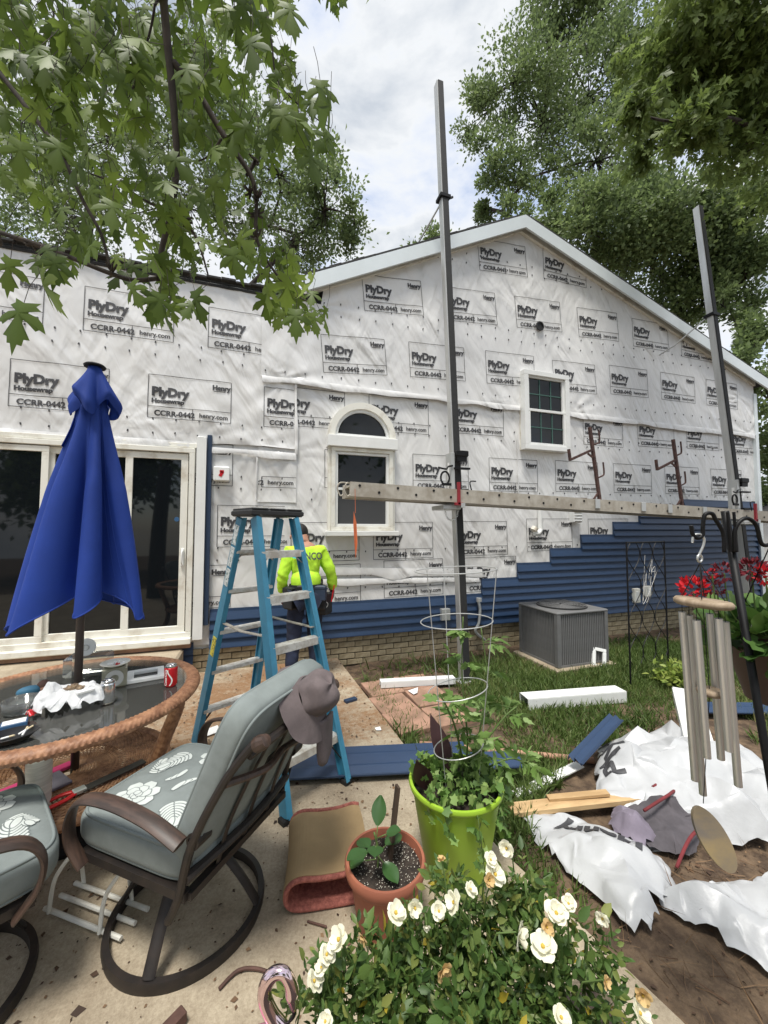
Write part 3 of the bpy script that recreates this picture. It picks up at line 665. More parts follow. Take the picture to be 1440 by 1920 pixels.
# ---------- fittings on the wall
v = MB().lathe([(.0, .0), (.075, 0), (.075, .012), (.055, .014), (.055, -.02)], 20, (4.17, -.085, 4.81), Matrix.Rotation(R(90), 3, 'X')).build('vent_hole', 'ac_dark', house)
b = MB(); b.box((-.40, -.075, 2.26), (.17, .1, .17), bev=.012); al = b.build('alarm_box', 'white_vinyl', house)
b = MB(); b.box((-.40, -.127, 2.255), (.035, .004, .06), Matrix.Rotation(.5, 3, 'Y')); b.box((-.395, -.127, 2.285), (.045, .004, .03)); b.build('emblem', 'can_red', al)
b = MB(); b.tube(spline([(4.12, -.06, 1.98), (4.12, -.06, 1.68), (4.11, -.07, 1.60), (4.05, -.09, 1.56), (3.98, -.10, 1.56)], 5), .035, 12); pv = autosmooth(b.build('vent_pipe', 'white_vinyl', house))
b = MB(); b.lathe([(.036, 0), (.05, 0), (.05, .06), (.036, .06)], 16, (3.96, -.10, 1.60), Matrix.Rotation(R(40), 3, 'Y')); b.build('pipe_elbow', 'dirty_white', pv)
b = MB(); b.box((4.80, -.07, 1.83), (.16, .10, .20), bev=.01); vh = b.build('dryer_vent', 'white_vinyl', house)
for i in range(4): MB().box((4.80, -.125, 1.76+i*.045), (.14, .02, .012), Matrix.Rotation(.5, 3, 'X')).build('louvre', 'white_vinyl', vh)
for (x, z, hh) in ((6.03, .52, .24), (6.28, .58, .18)):
    o = MB().box((x, -.075, z), (.13, .05, hh), bev=.01).build('outlet_box', 'dirty_white', house)
    MB().box((x, -.103, z), (.06, .01, hh*.6), bev=.003).build('outlet_cover', 'white_vinyl', o)
MB().box((2.48, -.08, .45), (.13, .06, .16), bev=.006).build('junction_box', 'galvanized', house)
b = MB(); b.tube(spline([(3.0, -.07, .62), (3.02, -.10, .5), (3.0, -.1, .3), (2.95, -.09, .18), (3.1, -.09, .05)], 5), .02, 8); b.lathe([(.0, 0), (.04, 0), (.04, .05), (0, .05)], 12, (3.0, -.11, .6)); autosmooth(b.build('hose_bib', 'galvanized', house))

# ------------------------------------------------------------------ pump-jack scaffold in front of the wall
def pole(base, top, label, junctions):
    base = Vector(base); top = Vector(top); L = (top-base).length
    t = thing('scaffold_pole', label, 'scaffold pole', base)
    d = (top-base); loc = lambda f: d*f
    MB().beam((0, 0, 0), d, .092, .092, (0, -1, 0), bev=.004).build('post', 'aluminium', t)
    MB().beam(d.normalized()*.01+Vector((.008, -.052, 0)), d*.9995+Vector((.008, -.052, 0)), .078, .012, (0, -1, 0)).build('rubber_strip', 'black_rubber', t)
    b = MB(); b.box((0, 0, .01), (.2, .2, .02)); b.build('foot_plate', 'galvanized', t)
    for f in junctions:
        p = loc(f); b = MB(); b.box(p, (.15, .15, .05), bev=.005); b.beam(p+Vector((.07, -.03, 0)), p+Vector((.12, -.05, .02)), .02, .02); b.build('brace_clamp', 'black_metal', t)
        b = MB(); b.tube([p+Vector((0, .08, 0)), p+Vector((-.16, .5, -.3)), p+Vector((-.35, 1.25, -.55))], .012, 6); b.build('roof_brace', 'galvanized', t)
    return t
P1a, P1b = Vector((2.27, 3.95, -.11)), Vector((2.30, 4.55, 7.80))
P2a, P2b = Vector((7.10, 3.80, -.11)), Vector((6.98, 4.25, 7.05))
pole(P1a, P1b, 'tall aluminium and black scaffold pole standing beside the reddish pavers, chain on its jack', [.775])
pole(P2a, P2b, 'tall aluminium and black scaffold pole behind the hanging geraniums', [.73])
def plank_z(x): return 2.03-.030*(x-.88)
# plank (aluminium stage) resting on the pump jacks
t = thing('scaffold_plank', 'long dusty aluminium work plank running across the house wall', 'plank', (0, 4.08, 0))
x0, x1 = .90, 10.2
for dy in (-.24, .10):
    b = MB(); b.beam((x0, dy, plank_z(x0)), (x1, dy, plank_z(x1)), .035, .15, (0, 0, 1)); b.build('side_rail', 'plank_aluminium', t)
b = MB(); b.beam((x0+.02, -.07, plank_z(x0)+.045), (x1, -.07, plank_z(x1)+.045), .30, .02, (0, 0, 1)); b.build('deck', 'plank_aluminium', t)
b = MB(); b.beam((x0+.02, -.07, plank_z(x0)-.062), (x1, -.07, plank_z(x1)-.062), .30, .012, (0, 0, 1)); b.build('underside', 'plank_aluminium', t)
rot = Matrix.Rotation(R(90), 3, 'X'); hole = None
for i, x in enumerate(np.arange(x0+.1, x1, .42)):
    for k, (dx, dz) in enumerate(((0, .04), (.21, -.02))):
        if hole is None: hole = MB().lathe([(0, 0), (.014, 0), (.014, .004), (0, .004)], 10, (0, 0, 0), rot).build('rivet_hole', 'black_metal', t); o = hole
        else: o = hole.copy(); COL.objects.link(o)
        o.location = (x+dx, -.2585, plank_z(x+dx)+dz)
for x in (4.05, 4.85, 5.35, 6.05): MB().box((x+.1, -.27, plank_z(x)+.01), (.075, .012, .12), bev=.004).build('splice_plate', 'galvanized', t)
b = MB(); zc = plank_z(x0)
for dx, r_ in ((-.03, .07), (-.10, .055)): b.tube(spline([(x0, -.22, zc+.06), (x0+dx, -.24, zc+.06), (x0+dx-.03, -.24, zc), (x0+dx, -.24, zc-.07), (x0+dx+.03, -.24, zc-.06)], 5), .008, 6)
b.build('end_hook', 'plank_aluminium', t)
# pump jacks
def jack(pa, pb, z, label, chain):
    f = (z-pa.z)/(pb.z-pa.z); p = pa.lerp(pb, f); t = thing('pump_jack', label, 'pump jack', (p.x, p.y, z))
    b = MB(); b.box((-.085, -.01, .20), (.05, .13, .62), bev=.004); b.build('jack_body', 'galvanized', t)
    MB().box((-.1135, -.02, .22), (.004, .035, .34)).build('jack_label', 'print_white', t)
    b = MB(); b.box((.03, -.085, .50), (.16, .05, .07), bev=.008); b.box((.03, -.08, .44), (.13, .04, .07)); b.build('upper_clamp', 'black_metal', t)
    b = MB(); b.box((.03, -.09, .32), (.2, .05, .022)); b.box((.03, -.09, .06), (.14, .05, .03)); b.build('guide_roller', 'black_metal', t)
    b = MB(); b.tube(spline([(-.09, -.08, .35), (-.16, -.10, .33), (-.19, -.11, .30), (-.30, -.13, .31)], 4), .011, 6); b.build('pump_handle', 'black_metal', t)
    b = MB(); b.tube([(-.19+.055*math.cos(a), -.08, .20+.075*math.sin(a)) for a in np.linspace(0, 2*math.pi, 20)[:-1]], .012, 6, closed=True); b.box((-.17, -.08, .125), (.12, .02, .03)); b.build('hand_wheel', 'black_metal', t)
    b = MB(); b.tube(spline([(.10, -.06, -.02), (.15, -.10, .04), (.13, -.10, .16), (.20, -.12, .17)], 4), .008, 6); b.build('crank', 'black_metal', t)
    b = MB(); b.beam((-.09, -.32, -.135), (-.09, .16, -.135), .05, .05); b.box((-.19, -.10, -.155), (.22, .30, .05), bev=.006); b.build('plank_bracket', 'galvanized', t)
    b = MB(); b.box((-.135, -.30, .0), (.03, .03, .25)); b.box((-.135, -.30, -.12), (.1, .03, .03)); b.build('red_strap', 'red_paint', t)
    if chain:
        pts = spline([(-.27, -.22, -.18), (-.24, -.22, -.27), (-.18, -.22, -.30), (-.12, -.22, -.26), (-.10, -.22, -.18)], 3)
        for i in range(len(pts)-1):
            m_ = (pts[i]+pts[i+1])/2; d = (pts[i+1]-pts[i]).normalized(); s_ = d.cross(Vector((0, 1, 0))) if i % 2 else Vector((0, 1, 0))
            lk = MB(); lk.tube([m_+d*.019*math.cos(a)+s_*.010*math.sin(a) for a in np.linspace(0, 2*math.pi, 11)[:-1]], .003, 5, closed=True); lk.build('chain_link', 'steel_wire', t)
    return t
jack(P1a, P1b, plank_z(2.2)+.03, 'steel pump jack with dangling chain and hand wheel clamped to scaffold pole', True)
jack(P2a, P2b, plank_z(7.1)+.03, 'steel pump jack with black handle on the scaffold pole behind the geraniums', False)
# rusty ladder brackets standing on the plank
def bracket(x, label):
    t = thing('ladder_jack', label, 'bracket', (x, 3.95, plank_z(x)+.075), 0, None)
    MB().beam((.04, 0, .0), (-.10, 0, .98), .035, .035, bev=.003).build('upright', 'rust', t)
    b = MB(); b.beam((-.06, 0, .68), (-.44, 0, .52), .03, .03); b.beam((-.44, 0, .51), (-.46, 0, .66), .028, .028); b.beam((-.03, 0, .56), (-.14, 0, .62), .02, .02); b.build('arm', 'rust', t)
    for z in (.74, .30):
        f = z/.98; xx = .04-.14*f; b = MB(); b.tube(spline([(xx, 0, z), (xx+.09, 0, z+.03), (xx+.13, 0, z+.07), (xx+.12, 0, z+.22)], 5), .011, 6); b.build('hook', 'rust', t)
    b = MB(); b.beam((.05, 0, .015), (-.36, -.02, -.0), .03, .022); b.box((-.40, -.03, .005), (.26, .12, .03)); b.beam((.03, 0, .12), (-.06, 0, .02), .02, .02); b.build('foot', 'rust', t)
    return t
bracket(4.30, 'rusty steel ladder bracket on the plank below the small gridded window')
bracket(5.86, 'rusty steel ladder bracket on the plank farther along towards the geraniums')
# orange cloth strip hanging from the plank end
b = MB(); b.tube([(0, 0, .45), (.005, 0, .2)], .0025, 5)
b.add([(-.012, 0, .22), (.018, .004, .1), (.028, .0, -.1), (.012, .01, -.27), (-.004, .0, -.1), (-.018, -.006, .08)], [(0, 1, 2, 3, 4, 5)])
b.add([(-.012, .004, .22), (-.004, .004, -.1), (.012, .014, -.27), (.0, .02, 0.0)], [(0, 1, 2, 3)])
t = b.build('cloth_strip', 'orange_rag'); t.location = (.945, 3.80, 1.58); tag(t, 'thin orange rag strip dangling from the end of the work plank', 'rag')

# ------------------------------------------------------------------ step ladder (twin sided, blue fibreglass)
t = thing('step_ladder', 'blue fibreglass step ladder with paint spattered black top cap', 'ladder', (.075, 2.83, 0))
u = Vector((.87, .49, 0)); w = Vector((.52, -.855, 0))     # across, and towards the near side
ht = 1.69
def rail(side, lr, drop=0):   # side: +1 near pair, -1 far pair ; lr: -1 left +1 right
    top = w*side*.09+u*lr*.155+Vector((0, 0, ht)); bot = w*side*.56+u*lr*.225; return top, bot
RL_ = {}
for side in (1, -1):
    for lr in (-1, 1):
        a, c = rail(side, lr); RL_[side, lr] = (a, c)
        b = MB(); d = (a-c).normalized(); nrm = u
        b.beam(c+Vector((0, 0, .03)), a, .022, .072, w, bev=.003)
        for s_ in (-1, 1): b.beam(c+w*s_*.033+Vector((0, 0, .03))+u*(-lr)*.014, a+w*s_*.033+u*(-lr)*.014, .026, .006, w)
        b.build('rail', 'blue_fibreglass', t)
        fb = MB(); fb.box(c+Vector((0, 0, .018)), (.055, .055, .036), Matrix.Rotation(.5, 3, 'Z'), bev=.006); fb.build('foot', 'black_rubber', t)
    for k, f in enumerate((.17, .345, .52, .695, .86)):
        z = f; a0 = RL_[side, -1][1].lerp(RL_[side, -1][0], z); a1 = RL_[side, 1][1].lerp(RL_[side, 1][0], z)
        b = MB(); b.beam(a0, a1, .075, .024, (0, 0, 1), bev=.003); b.beam(a0+w*side*.034-Vector((0, 0, .018)), a1+w*side*.034-Vector((0, 0, .018)), .008, .03); b.build('step', 'step_alu', t)
        if k in (0, 4):
            for lr, q in ((-1, a0), (1, a1)):
                b = MB(); d = RL_[side, lr][0]-RL_[side, lr][1]; b.beam(q+d*(.0-.085 if k == 0 else -.05)+w*side*.0, q-u*lr*.09, .03 if k == 0 else .014, .006); b.build('step_brace', 'black_rubber' if k == 0 else 'galvanized', t)
b = MB(); M = Matrix((u, w, Vector((0, 0, 1)))).transposed()
b.box((0, 0, ht+.03), (.41, .26, .045), M, bev=.012)
for i in (-1, 0, 1): b.box(u*i*.135+Vector((0, 0, ht+.056)), (.118, .255, .012), M, bev=.005)
b.build('top_cap', 'cap_black', t)
for lr in (-1, 1):
    a0 = RL_[1, lr][1].lerp(RL_[1, lr][0], .56); a1 = RL_[-1, lr][1].lerp(RL_[-1, lr][0], .56); mid = (a0+a1)/2+Vector((0, 0, -.01))
    b = MB(); b.beam(a0-u*lr*.02, mid, .006, .028, u); b.beam(a1-u*lr*.02, mid, .006, .028, u); b.build('spreader', 'wicker_dark' if False else 'plank_aluminium', t)
a, c = RL_[-1, -1]
for f0, f1, m_ in ((.80, .88, 'sticker'), (.89, .97, 'sticker'), (.72, .79, 'sticker'), (.42, .50, 'sticker_yellow')):
    b = MB(); b.beam(c.lerp(a, f0)-u*.0135+w*.0, c.lerp(a, f1)-u*.0135, .003, .05, w); b.build('sticker', m_, t)

# ------------------------------------------------------------------ worker (seen from behind, head bowed over his work)
def skin_body(name, verts, edges, radii, m, parent, sub=2, root=0):
    me = bpy.data.meshes.new(name); me.from_pydata(verts, edges, []); o = bpy.data.objects.new(name, me); COL.objects.link(o)
    o.modifiers.new('skin', 'SKIN'); me.skin_vertices[0].data  # layer
    for i, r_ in enumerate(radii):
        sv = me.skin_vertices[0].data[i]; sv.radius = r_ if isinstance(r_, tuple) else (r_, r_); sv.use_root = (i == root)
    sm = o.modifiers.new('sub', 'SUBSURF'); sm.levels = sub; sm.render_levels = sub
    dg = bpy.context.evaluated_depsgraph_get(); me2 = bpy.data.meshes.new_from_object(o.evaluated_get(dg)); bpy.data.objects.remove(o)
    me2.polygons.foreach_set('use_smooth', np.ones(len(me2.polygons), bool)); me2.materials.clear(); me2.materials.append(MATS[m]); me2.name = name
    o2 = bpy.data.objects.new(name, me2); COL.objects.link(o2); o2.parent = parent; return o2
person = thing('person', 'worker in neon yellow long sleeved shirt and dark jeans with tool belt facing the wall', 'person', (.52, 4.33, 0), R(2))
J = dict(pel=(0, -.02, .93), wst=(0, -.03, 1.06), chs=(.0, .01, 1.23), shc=(0, .045, 1.38), nk=(0, .09, 1.45), hd0=(-.02, .14, 1.50), hd1=(-.04, .19, 1.57), hd2=(-.045, .20, 1.60),
  lsh=(-.17, .03, 1.37), lel=(-.25, -.02, 1.12), lwr=(-.245, .06, .92), rsh=(.17, .03, 1.37), rel=(.285, .0, 1.13), rwr=(.315, .05, .93),
  lhp=(-.095, -.01, .88), lkn=(-.115, .04, .48), lan=(-.15, -.01, .09), lto=(-.17, .13, .04), rhp=(.095, -.01, .88), rkn=(.11, .05, .48), ran=(.12, .0, .09), rto=(.14, .14, .04))
K = list(J); ix = {k: i for i, k in enumerate(K)}
ED = [('pel', 'wst'), ('wst', 'chs'), ('chs', 'shc'), ('shc', 'nk'), ('nk', 'hd0'), ('hd0', 'hd1'), ('hd1', 'hd2'), ('shc', 'lsh'), ('lsh', 'lel'), ('lel', 'lwr'), ('shc', 'rsh'), ('rsh', 'rel'), ('rel', 'rwr'), ('pel', 'lhp'), ('lhp', 'lkn'), ('lkn', 'lan'), ('lan', 'lto'), ('pel', 'rhp'), ('rhp', 'rkn'), ('rkn', 'ran'), ('ran', 'rto')]
RAD = dict(pel=(.15, .11), wst=(.135, .10), chs=(.155, .105), shc=(.13, .085), nk=.058, hd0=.075, hd1=(.085, .10), hd2=(.07, .085), lsh=.062, lel=.044, lwr=.03, rsh=.062, rel=.044, rwr=.03, lhp=.085, lkn=.058, lan=.04, lto=.035, rhp=.085, rkn=.058, ran=.04, rto=.035)
body = skin_body('body', [J[k] for k in K], [(ix[a], ix[b]) for a, b in ED], [RAD[k] for k in K], 'skin', person, root=0)
def rumple(o, amp, f):
    me = o.data; nrm = [v.normal.copy() for v in me.vertices]
    for v, n_ in zip(me.vertices, nrm):
        c = v.co; v.co = c+n_*amp*(float(ridge(c.z*f+c.x*f*.6+3, c.x*f*.5+c.y*f*.4))+.6*float(ridge(c.z*f*1.7-c.x*f+9, c.y*f+5))-.7)
    return o
def sub_skin(name, keys, grow, m, extra=None):
    idx = {k: i for i, k in enumerate(keys)}; e = [(idx[a], idx[b]) for a, b in ED if a in idx and b in idx]
    rr = [tuple(q+grow for q in RAD[k]) if isinstance(RAD[k], tuple) else RAD[k]+grow for k in keys]
    return skin_body(name, [J[k] for k in keys], e, rr, m, person, 3)
rumple(sub_skin('shirt', ['wst', 'chs', 'shc', 'lsh', 'lel', 'lwr', 'rsh', 'rel', 'rwr'], .020, 'neon_shirt'), .011, 15)
b = MB(); b.lathe([(.148, 0), (.16, .04), (.165, .12), (.13, .2)], 24, (0, -.03, 0), Matrix.Diagonal((1.0, .72, 1))); sh = b.build('shirt_hem', 'neon_shirt', person, True); sh.location.z = .965
rumple(sub_skin('jeans', ['pel', 'lhp', 'lkn', 'lan', 'rhp', 'rkn', 'ran'], .024, 'denim'), .010, 13)
for s_, a in ((-1, 'lan'), (1, 'ran')):
    q = Vector(J[a]); b = MB()
    b.grid(lambda u_, v_: (q.x+s_*.01*v_+(.045+.008*math.sin(v_*3))*math.cos(2*math.pi*u_)*(1.1 if v_ < .8 else 1.0), q.y-.07+.28*v_+.02*math.cos(2*math.pi*u_)*0, max(0.0, .055-.02*v_+(.055-.015*v_)*math.sin(2*math.pi*u_))), 16, 9, cu=True)
    b.lathe([(0, 0), (.046, 0), (.05, .05), (.044, .10), (0, .10)], 14, (q.x, q.y-.035, 0)); b.build('shoe', 'shoe', person, True)
    b = MB(); b.box((q.x+s_*.005, q.y+.06, .012), (.095, .29, .024), bev=.008); b.build('shoe_sole', 'print_white', person)
# hair: cap over the back of the bowed head
hc = Vector((-.042, .195, 1.575)); b = MB()
def hairf(u_, v_):
    a = 2*math.pi*u_; ph = v_*1.75; n_ = Vector((math.sin(ph)*math.cos(a), math.sin(ph)*math.sin(a), math.cos(ph)))
    p = Vector((n_.x*.097, n_.y*.108, n_.z*.115)); return hc+Matrix.Rotation(R(38), 3, 'X') @ p
b.grid(hairf, 24, 10, cu=True); b.build('hair', 'hair', person, True)
for s_ in (-1, 1):
    b = MB(); b.lathe([(0, -.012), (.022, -.008), (.026, 0), (.018, .008), (0, .01)], 12, hc+Vector((s_*.098, .035, -.045)), Matrix.Rotation(R(90), 3, 'Y')); b.build('ear', 'skin', person, True)
b = MB(); b.lathe([(0, 0), (.012, .002), (.016, .02), (.006, .04), (0, .042)], 8, hc+Vector((.0, .115, -.04)), Matrix.Rotation(R(70), 3, 'X')); b.build('nose', 'skin', person, True)
# gloved hands, five fingers each
for s_, wk in ((-1, 'lwr'), (1, 'rwr')):
    wv = Vector(J[wk]); verts = [wv, wv+Vector((s_*.004, .02, -.035)), wv+Vector((s_*.006, .035, -.075))]; edges = [(0, 1), (1, 2)]; rad = [.034, (.022, .038), (.02, .04)]
    for i in range(4):
        o_ = (i-1.5)*.021; L = (.062, .075, .07, .055)[i]; st = wv+Vector((s_*.006, .03+o_, -.085)); n0 = len(verts)
        verts += [st, st+Vector((-s_*.012, .012, -L*.5)), st+Vector((-s_*.035, .014, -L*.85)), st+Vector((-s_*.05, .004, -L*.9))]; edges += [(2, n0), (n0, n0+1), (n0+1, n0+2), (n0+2, n0+3)]; rad += [.0095, .0095, .009, .008]
    n0 = len(verts); st = wv+Vector((-s_*.012, .055, -.035)); verts += [st, st+Vector((-s_*.02, .02, -.03)), st+Vector((-s_*.03, .022, -.055))]; edges += [(1, n0), (n0, n0+1), (n0+1, n0+2)]; rad += [.012, .011, .01]
    skin_body('glove', verts, edges, rad, 'glove_red', person, 1)
# tool belt
b = MB(); b.lathe([(.175, 0), (.182, 0), (.182, .065), (.175, .065)], 28, (0, -.025, .955), Matrix.Diagonal((1, .76, 1)), closed=True); b.build('tool_belt', 'belt_black', person)
def pouch(x, y, z, w_, h_, d_, m_, rz=0):
    b = MB(); M = Matrix.Rotation(rz, 3, 'Z')
    b.box((x, y, z), (w_, d_, h_), M, bev=.018); b.box((x, y, z+h_*.36), (w_*1.03, d_*1.08, h_*.22), M, bev=.008); return b.build('pouch', m_, person)
pouch(-.05, -.165, .945, .13, .16, .05, 'belt_black', 0); pouch(-.17, -.06, .88, .09, .24, .14, 'belt_black', .6); pouch(.135, -.14, .925, .13, .17, .07, 'pouch_blue', -.45); pouch(.20, -.05, .80, .12, .24, .13, 'belt_black', -.8); pouch(.155, -.12, .82, .11, .15, .06, 'belt_black', -.4)
MB().box((-.055, -.193, .95), (.04, .004, .03), Matrix.Rotation(.3, 3, 'Y')).build('pouch_emblem', 'logo_orange', person)
b = MB(); b.tube([(.19+.03*math.cos(a), -.145, .80+.03*math.sin(a)) for a in np.linspace(0, 2*math.pi, 17)[:-1]], .005, 6, closed=True); b.build('hammer_ring', 'steel_wire', person)
b = MB(); b.beam((.27, -.09, .82), (.30, -.10, 1.0), .02, .012); b.build('tool_handle', 'can_red', person)
# print on the back of the shirt
body_pts = None
def on_back(V, F, x0, z0, m_, name):
    out = [(x0+x, -.1535+.55*(z0+z-1.25)**2*1.2+.95*(x0+x)**2+.30*max(z0+z-1.27, 0), z0+z) for x, z in V]
    return mesh_obj(name, out, F, m_, person)
TV, TF = text_mesh('ANCO', .105, .003, .78); on_back(TV, TF, -.085, 1.29, 'print_ink', 'shirt_lettering')
EV = [(0, 0)]+[(.05*math.cos(2*math.pi*i/16), .022*math.sin(2*math.pi*i/16)) for i in range(16)]; on_back(EV, [(0, i, i % 16+1) for i in range(1, 17)], -.115, 1.325, 'teal_print', 'shirt_logo')

# ------------------------------------------------------------------ patio furniture
def superell(bm, a, b_, c, e1=.35, e2=.3, nu=56, nv=22, c0=(0, 0, 0), M=None, wob=0):
    sp = lambda v, e: math.copysign(abs(v)**e, v)
    def fn(u_, v_):
        t_ = 2*math.pi*u_; ph = math.pi*(v_-.5)*.9999
        p = Vector((a*sp(math.cos(ph), e1)*sp(math.cos(t_), e2), b_*sp(math.cos(ph), e1)*sp(math.sin(t_), e2), c*sp(math.sin(ph), e1)))
        if wob: p.z += wob*(float(vn(p.x*9+40, p.y*9+40))-.5)
        return (M @ p if M else p)+Vector(c0)
    return bm.grid(fn, nu, nv, cu=True)
def sup_loop(a, b_, z, e2, n=56, c0=(0, 0, 0), M=None):
    sp = lambda v, e: math.copysign(abs(v)**e, v); out = []
    for i in range(n):
        t_ = 2*math.pi*i/n; p = Vector((a*sp(math.cos(t_), e2), b_*sp(math.sin(t_), e2), z)); out.append((M @ p if M else p)+Vector(c0))
    return out
def flower_print(kind, x0, y0, s, ang, zf):
    fills = MB(); lines = MB(); c, sn = math.cos(ang), math.sin(ang); lay = [.0012]
    def P(x, y, dz): X = x0+s*(x*c-y*sn); Y = y0+s*(x*sn+y*c); return (X, Y, zf(X, Y)+dz)
    def petal(cx, cy, a, L, w_, ed=.035):
        for (mb, g) in ((lines, ed), (fills, 0)):
            pts = []; lay[0] += .00009; dz = lay[0]
            for k in range(9):
                t_ = k/8; r_ = (L+2*g)*t_-g; hw = (w_+g)*math.sin(math.pi*min(t_*.80+.06, 1))**.7; pts.append((r_, hw))
            rows = [[(cx+r_*math.cos(a)-q*h_*math.sin(a), cy+r_*math.sin(a)+q*h_*math.cos(a)) for r_, h_ in pts] for q in (1, 0, -1)]
            V = [P(x, y, dz) for row in rows for x, y in row]
            mb.add(V, [(i, i+1, 9+i+1, 9+i) for i in range(8)]+[(9+i, 9+i+1, 18+i+1, 18+i) for i in range(8)])
    if kind == 'bloom':
        for k in range(7): a = k*.898+rnd.uniform(-.1, .1); petal(.28*math.cos(a), .28*math.sin(a), a, .72, .33)
        for k in range(6): a = k*1.047+.4; petal(.10*math.cos(a), .10*math.sin(a), a, .52, .25)
        for k in range(4): a = k*1.571+.2; petal(0, 0, a, .26, .14)
    elif kind == 'spray':
        for k in range(7): petal(.13*k, 0, 1.0-.12*k, .48, .11); petal(.13*k, 0, -1.0+.12*k, .48, .11)
    else:
        for k in range(3): petal(.25*k, .1*k, .5+.3*k, .7, .13)
    return fills, lines
def make_chair(name, label, loc, rz, back=True):
    t = thing(name, label, 'chair', loc, rz)
    b = MB(); b.lathe([(.276, .0), (.298, .0), (.302, .02), (.298, .040), (.276, .040)], 72, closed=True); ring = autosmooth(b.build('ring_base', 'bronze', t), 50)
    b = MB(); b.lathe([(.0, .25), (.03, .25), (.034, .27), (.034, .36), (0, .36)], 16); b.build('swivel_hub', 'bronze', t)
    for a in (20, 110, 200, 290):
        ca, sa = math.cos(R(a)), math.sin(R(a)); b = MB()
        b.tube(spline([(.0, 0, .29), (.10*ca, .10*sa, .27), (.21*ca, .21*sa, .15), (.283*ca, .283*sa, .04)], 6), .021, 8, flat=(.5, 1.1)); autosmooth(b.build('base_leg', 'bronze', t))
    b = MB()
    for y in (-.27, .27): b.beam((-.27, y, .375), (.25, y, .375), .03, .03)
    for x in (-.27, -.02, .24): b.beam((x, -.27, .372), (x, .27, .372), .03, .025)
    b.build('seat_frame', 'bronze', t)
    for y in (-1, 1):
        yy = y*.315; b = MB()
        b.tube(spline([(.20, y*.30, .36), (.255, yy, .44), (.26, yy, .53), (.20, yy, .605), (.05, yy, .63), (-.14, yy, .615), (-.28, yy, .575)], 6), .027, 10, flat=(.36, 1.0)); autosmooth(b.build('arm', 'bronze_arm', t), 60)
        b = MB(); b.lathe([(.018, 0), (.027, 0), (.027, .06), (.018, .06)], 14, (-.30, yy-y*.03, .565), Matrix.Rotation(R(90), 3, 'X'), closed=True); b.build('arm_end', 'bronze', t)
        b = MB(); b.tube(spline([(-.20, y*.28, .28), (-.25, y*.285, .38), (-.30, y*.285, .56), (-.415, y*.27, .775), (-.505, y*.25, .895), (-.53, y*.235, .915)], 5), .0145, 8); autosmooth(b.build('back_post', 'bronze', t))
        b = MB(); b.lathe([(.0, 0), (.024, 0), (.026, .02), (.02, .045), (0, .05)], 12, (-.52, y*.245, .90), Matrix.Rotation(R(-60), 3, 'Y')); b.build('post_cap', 'bronze_arm', t)
    for y in (-.14, 0, .14): b = MB(); b.tube(spline([(-.27, y, .36), (-.33, y, .55), (-.445, y*.95, .775), (-.505, y*.9, .87)], 4), .011, 8, flat=(.35, 1.2)); b.build('back_slat', 'bronze', t)
    b = MB(); b.tube(spline([(-.275, -.285, .44), (-.31, 0, .45), (-.275, .285, .44)], 6), .017, 8); b.build('back_rail', 'bronze', t)
    b = MB(); b.tube(spline([(-.495, -.25, .865), (-.52, 0, .88), (-.495, .25, .865)], 6), .016, 8); b.build('back_rail', 'bronze', t)
    b = MB(); b.tube(spline([(-.42, .27, .77), (-.465, .12, .745), (-.455, 0, .75), (-.465, -.12, .745), (-.42, -.27, .77)], 6), .013, 8); b.build('cushion_tie', 'bronze_arm', t)
    # cushions
    a_, b2, c_ = .305, .28, .068; zc = .455; e1, e2 = .42, .28
    b = MB(); superell(b, a_, b2, c_, e1, e2, 72, 26, (.02, 0, zc)); sc = autosmooth(b.build('seat_cushion', 'cushion', t), 60)
    def zf(x, y):
        q = (abs((x-.02)/a_)**(2/e2)+abs(y/b2)**(2/e2))**(e2/e1) if True else 0
        return zc+c_*max(1-q, .02)**(e1/2)
    for z in (.05, -.05):
        k_ = (1-(abs(z)/c_)**(2/e1))**(e1/2)
        b = MB(); b.tube(sup_loop(a_*k_*1.004, b2*k_*1.004, zc+z, e2, 72, (.02, 0, 0)), .006, 6, closed=True); b.build('piping', 'piping', sc, True)
    n_ = 0
    for kd, x, y, s_, an in (('bloom', .15, .14, .085, .3), ('bloom', -.12, -.10, .09, 1.2), ('spray', -.03, .12, .11, 2.4), ('bloom', -.15, .17, .06, .8), ('spray', .19, -.16, .12, 1.4), ('leaf', .0, -.03, .09, .4), ('leaf', .12, .03, .08, 3.6), ('bloom', .05, -.18, .07, .2), ('leaf', -.19, .05, .08, 2.0), ('spray', .2, .0, .09, -.9), ('leaf', .02, .2, .08, .2)):
        fl_, ln_ = flower_print(kd, x, y, s_, an, zf)
        for q_ in (fl_, ln_): q_.f = [f for f in q_.f if all(abs(q_.v[i].x-.02) < .262 and abs(q_.v[i].y) < .238 for i in f)]
        tag(fl_.build('floral_print', 'floral', sc), kind='stuff'); tag(ln_.build('floral_outline', 'floral_line', sc), kind='stuff')
    if back:
        M = Matrix.Rotation(R(-25), 3, 'Y') @ Matrix.Rotation(R(-90), 3, 'Y')   # local z -> forward normal
        cb = Vector((-.335, 0, .725)); M = Matrix(((math.sin(R(-25)), 0, math.cos(R(25))), (0, 1, 0), (math.cos(R(25)), 0, math.sin(R(25))))) # columns: along back, width, normal
        M = Matrix((Vector((-math.sin(R(25)), 0, math.cos(R(25)))), Vector((0, 1, 0)), Vector((-math.cos(R(25)), 0, -math.sin(R(25)))))).transposed()
        b = MB(); superell(b, .33, .28, .062, .42, .3, 72, 26, cb, M); bc = autosmooth(b.build('back_cushion', 'cushion', t), 60)
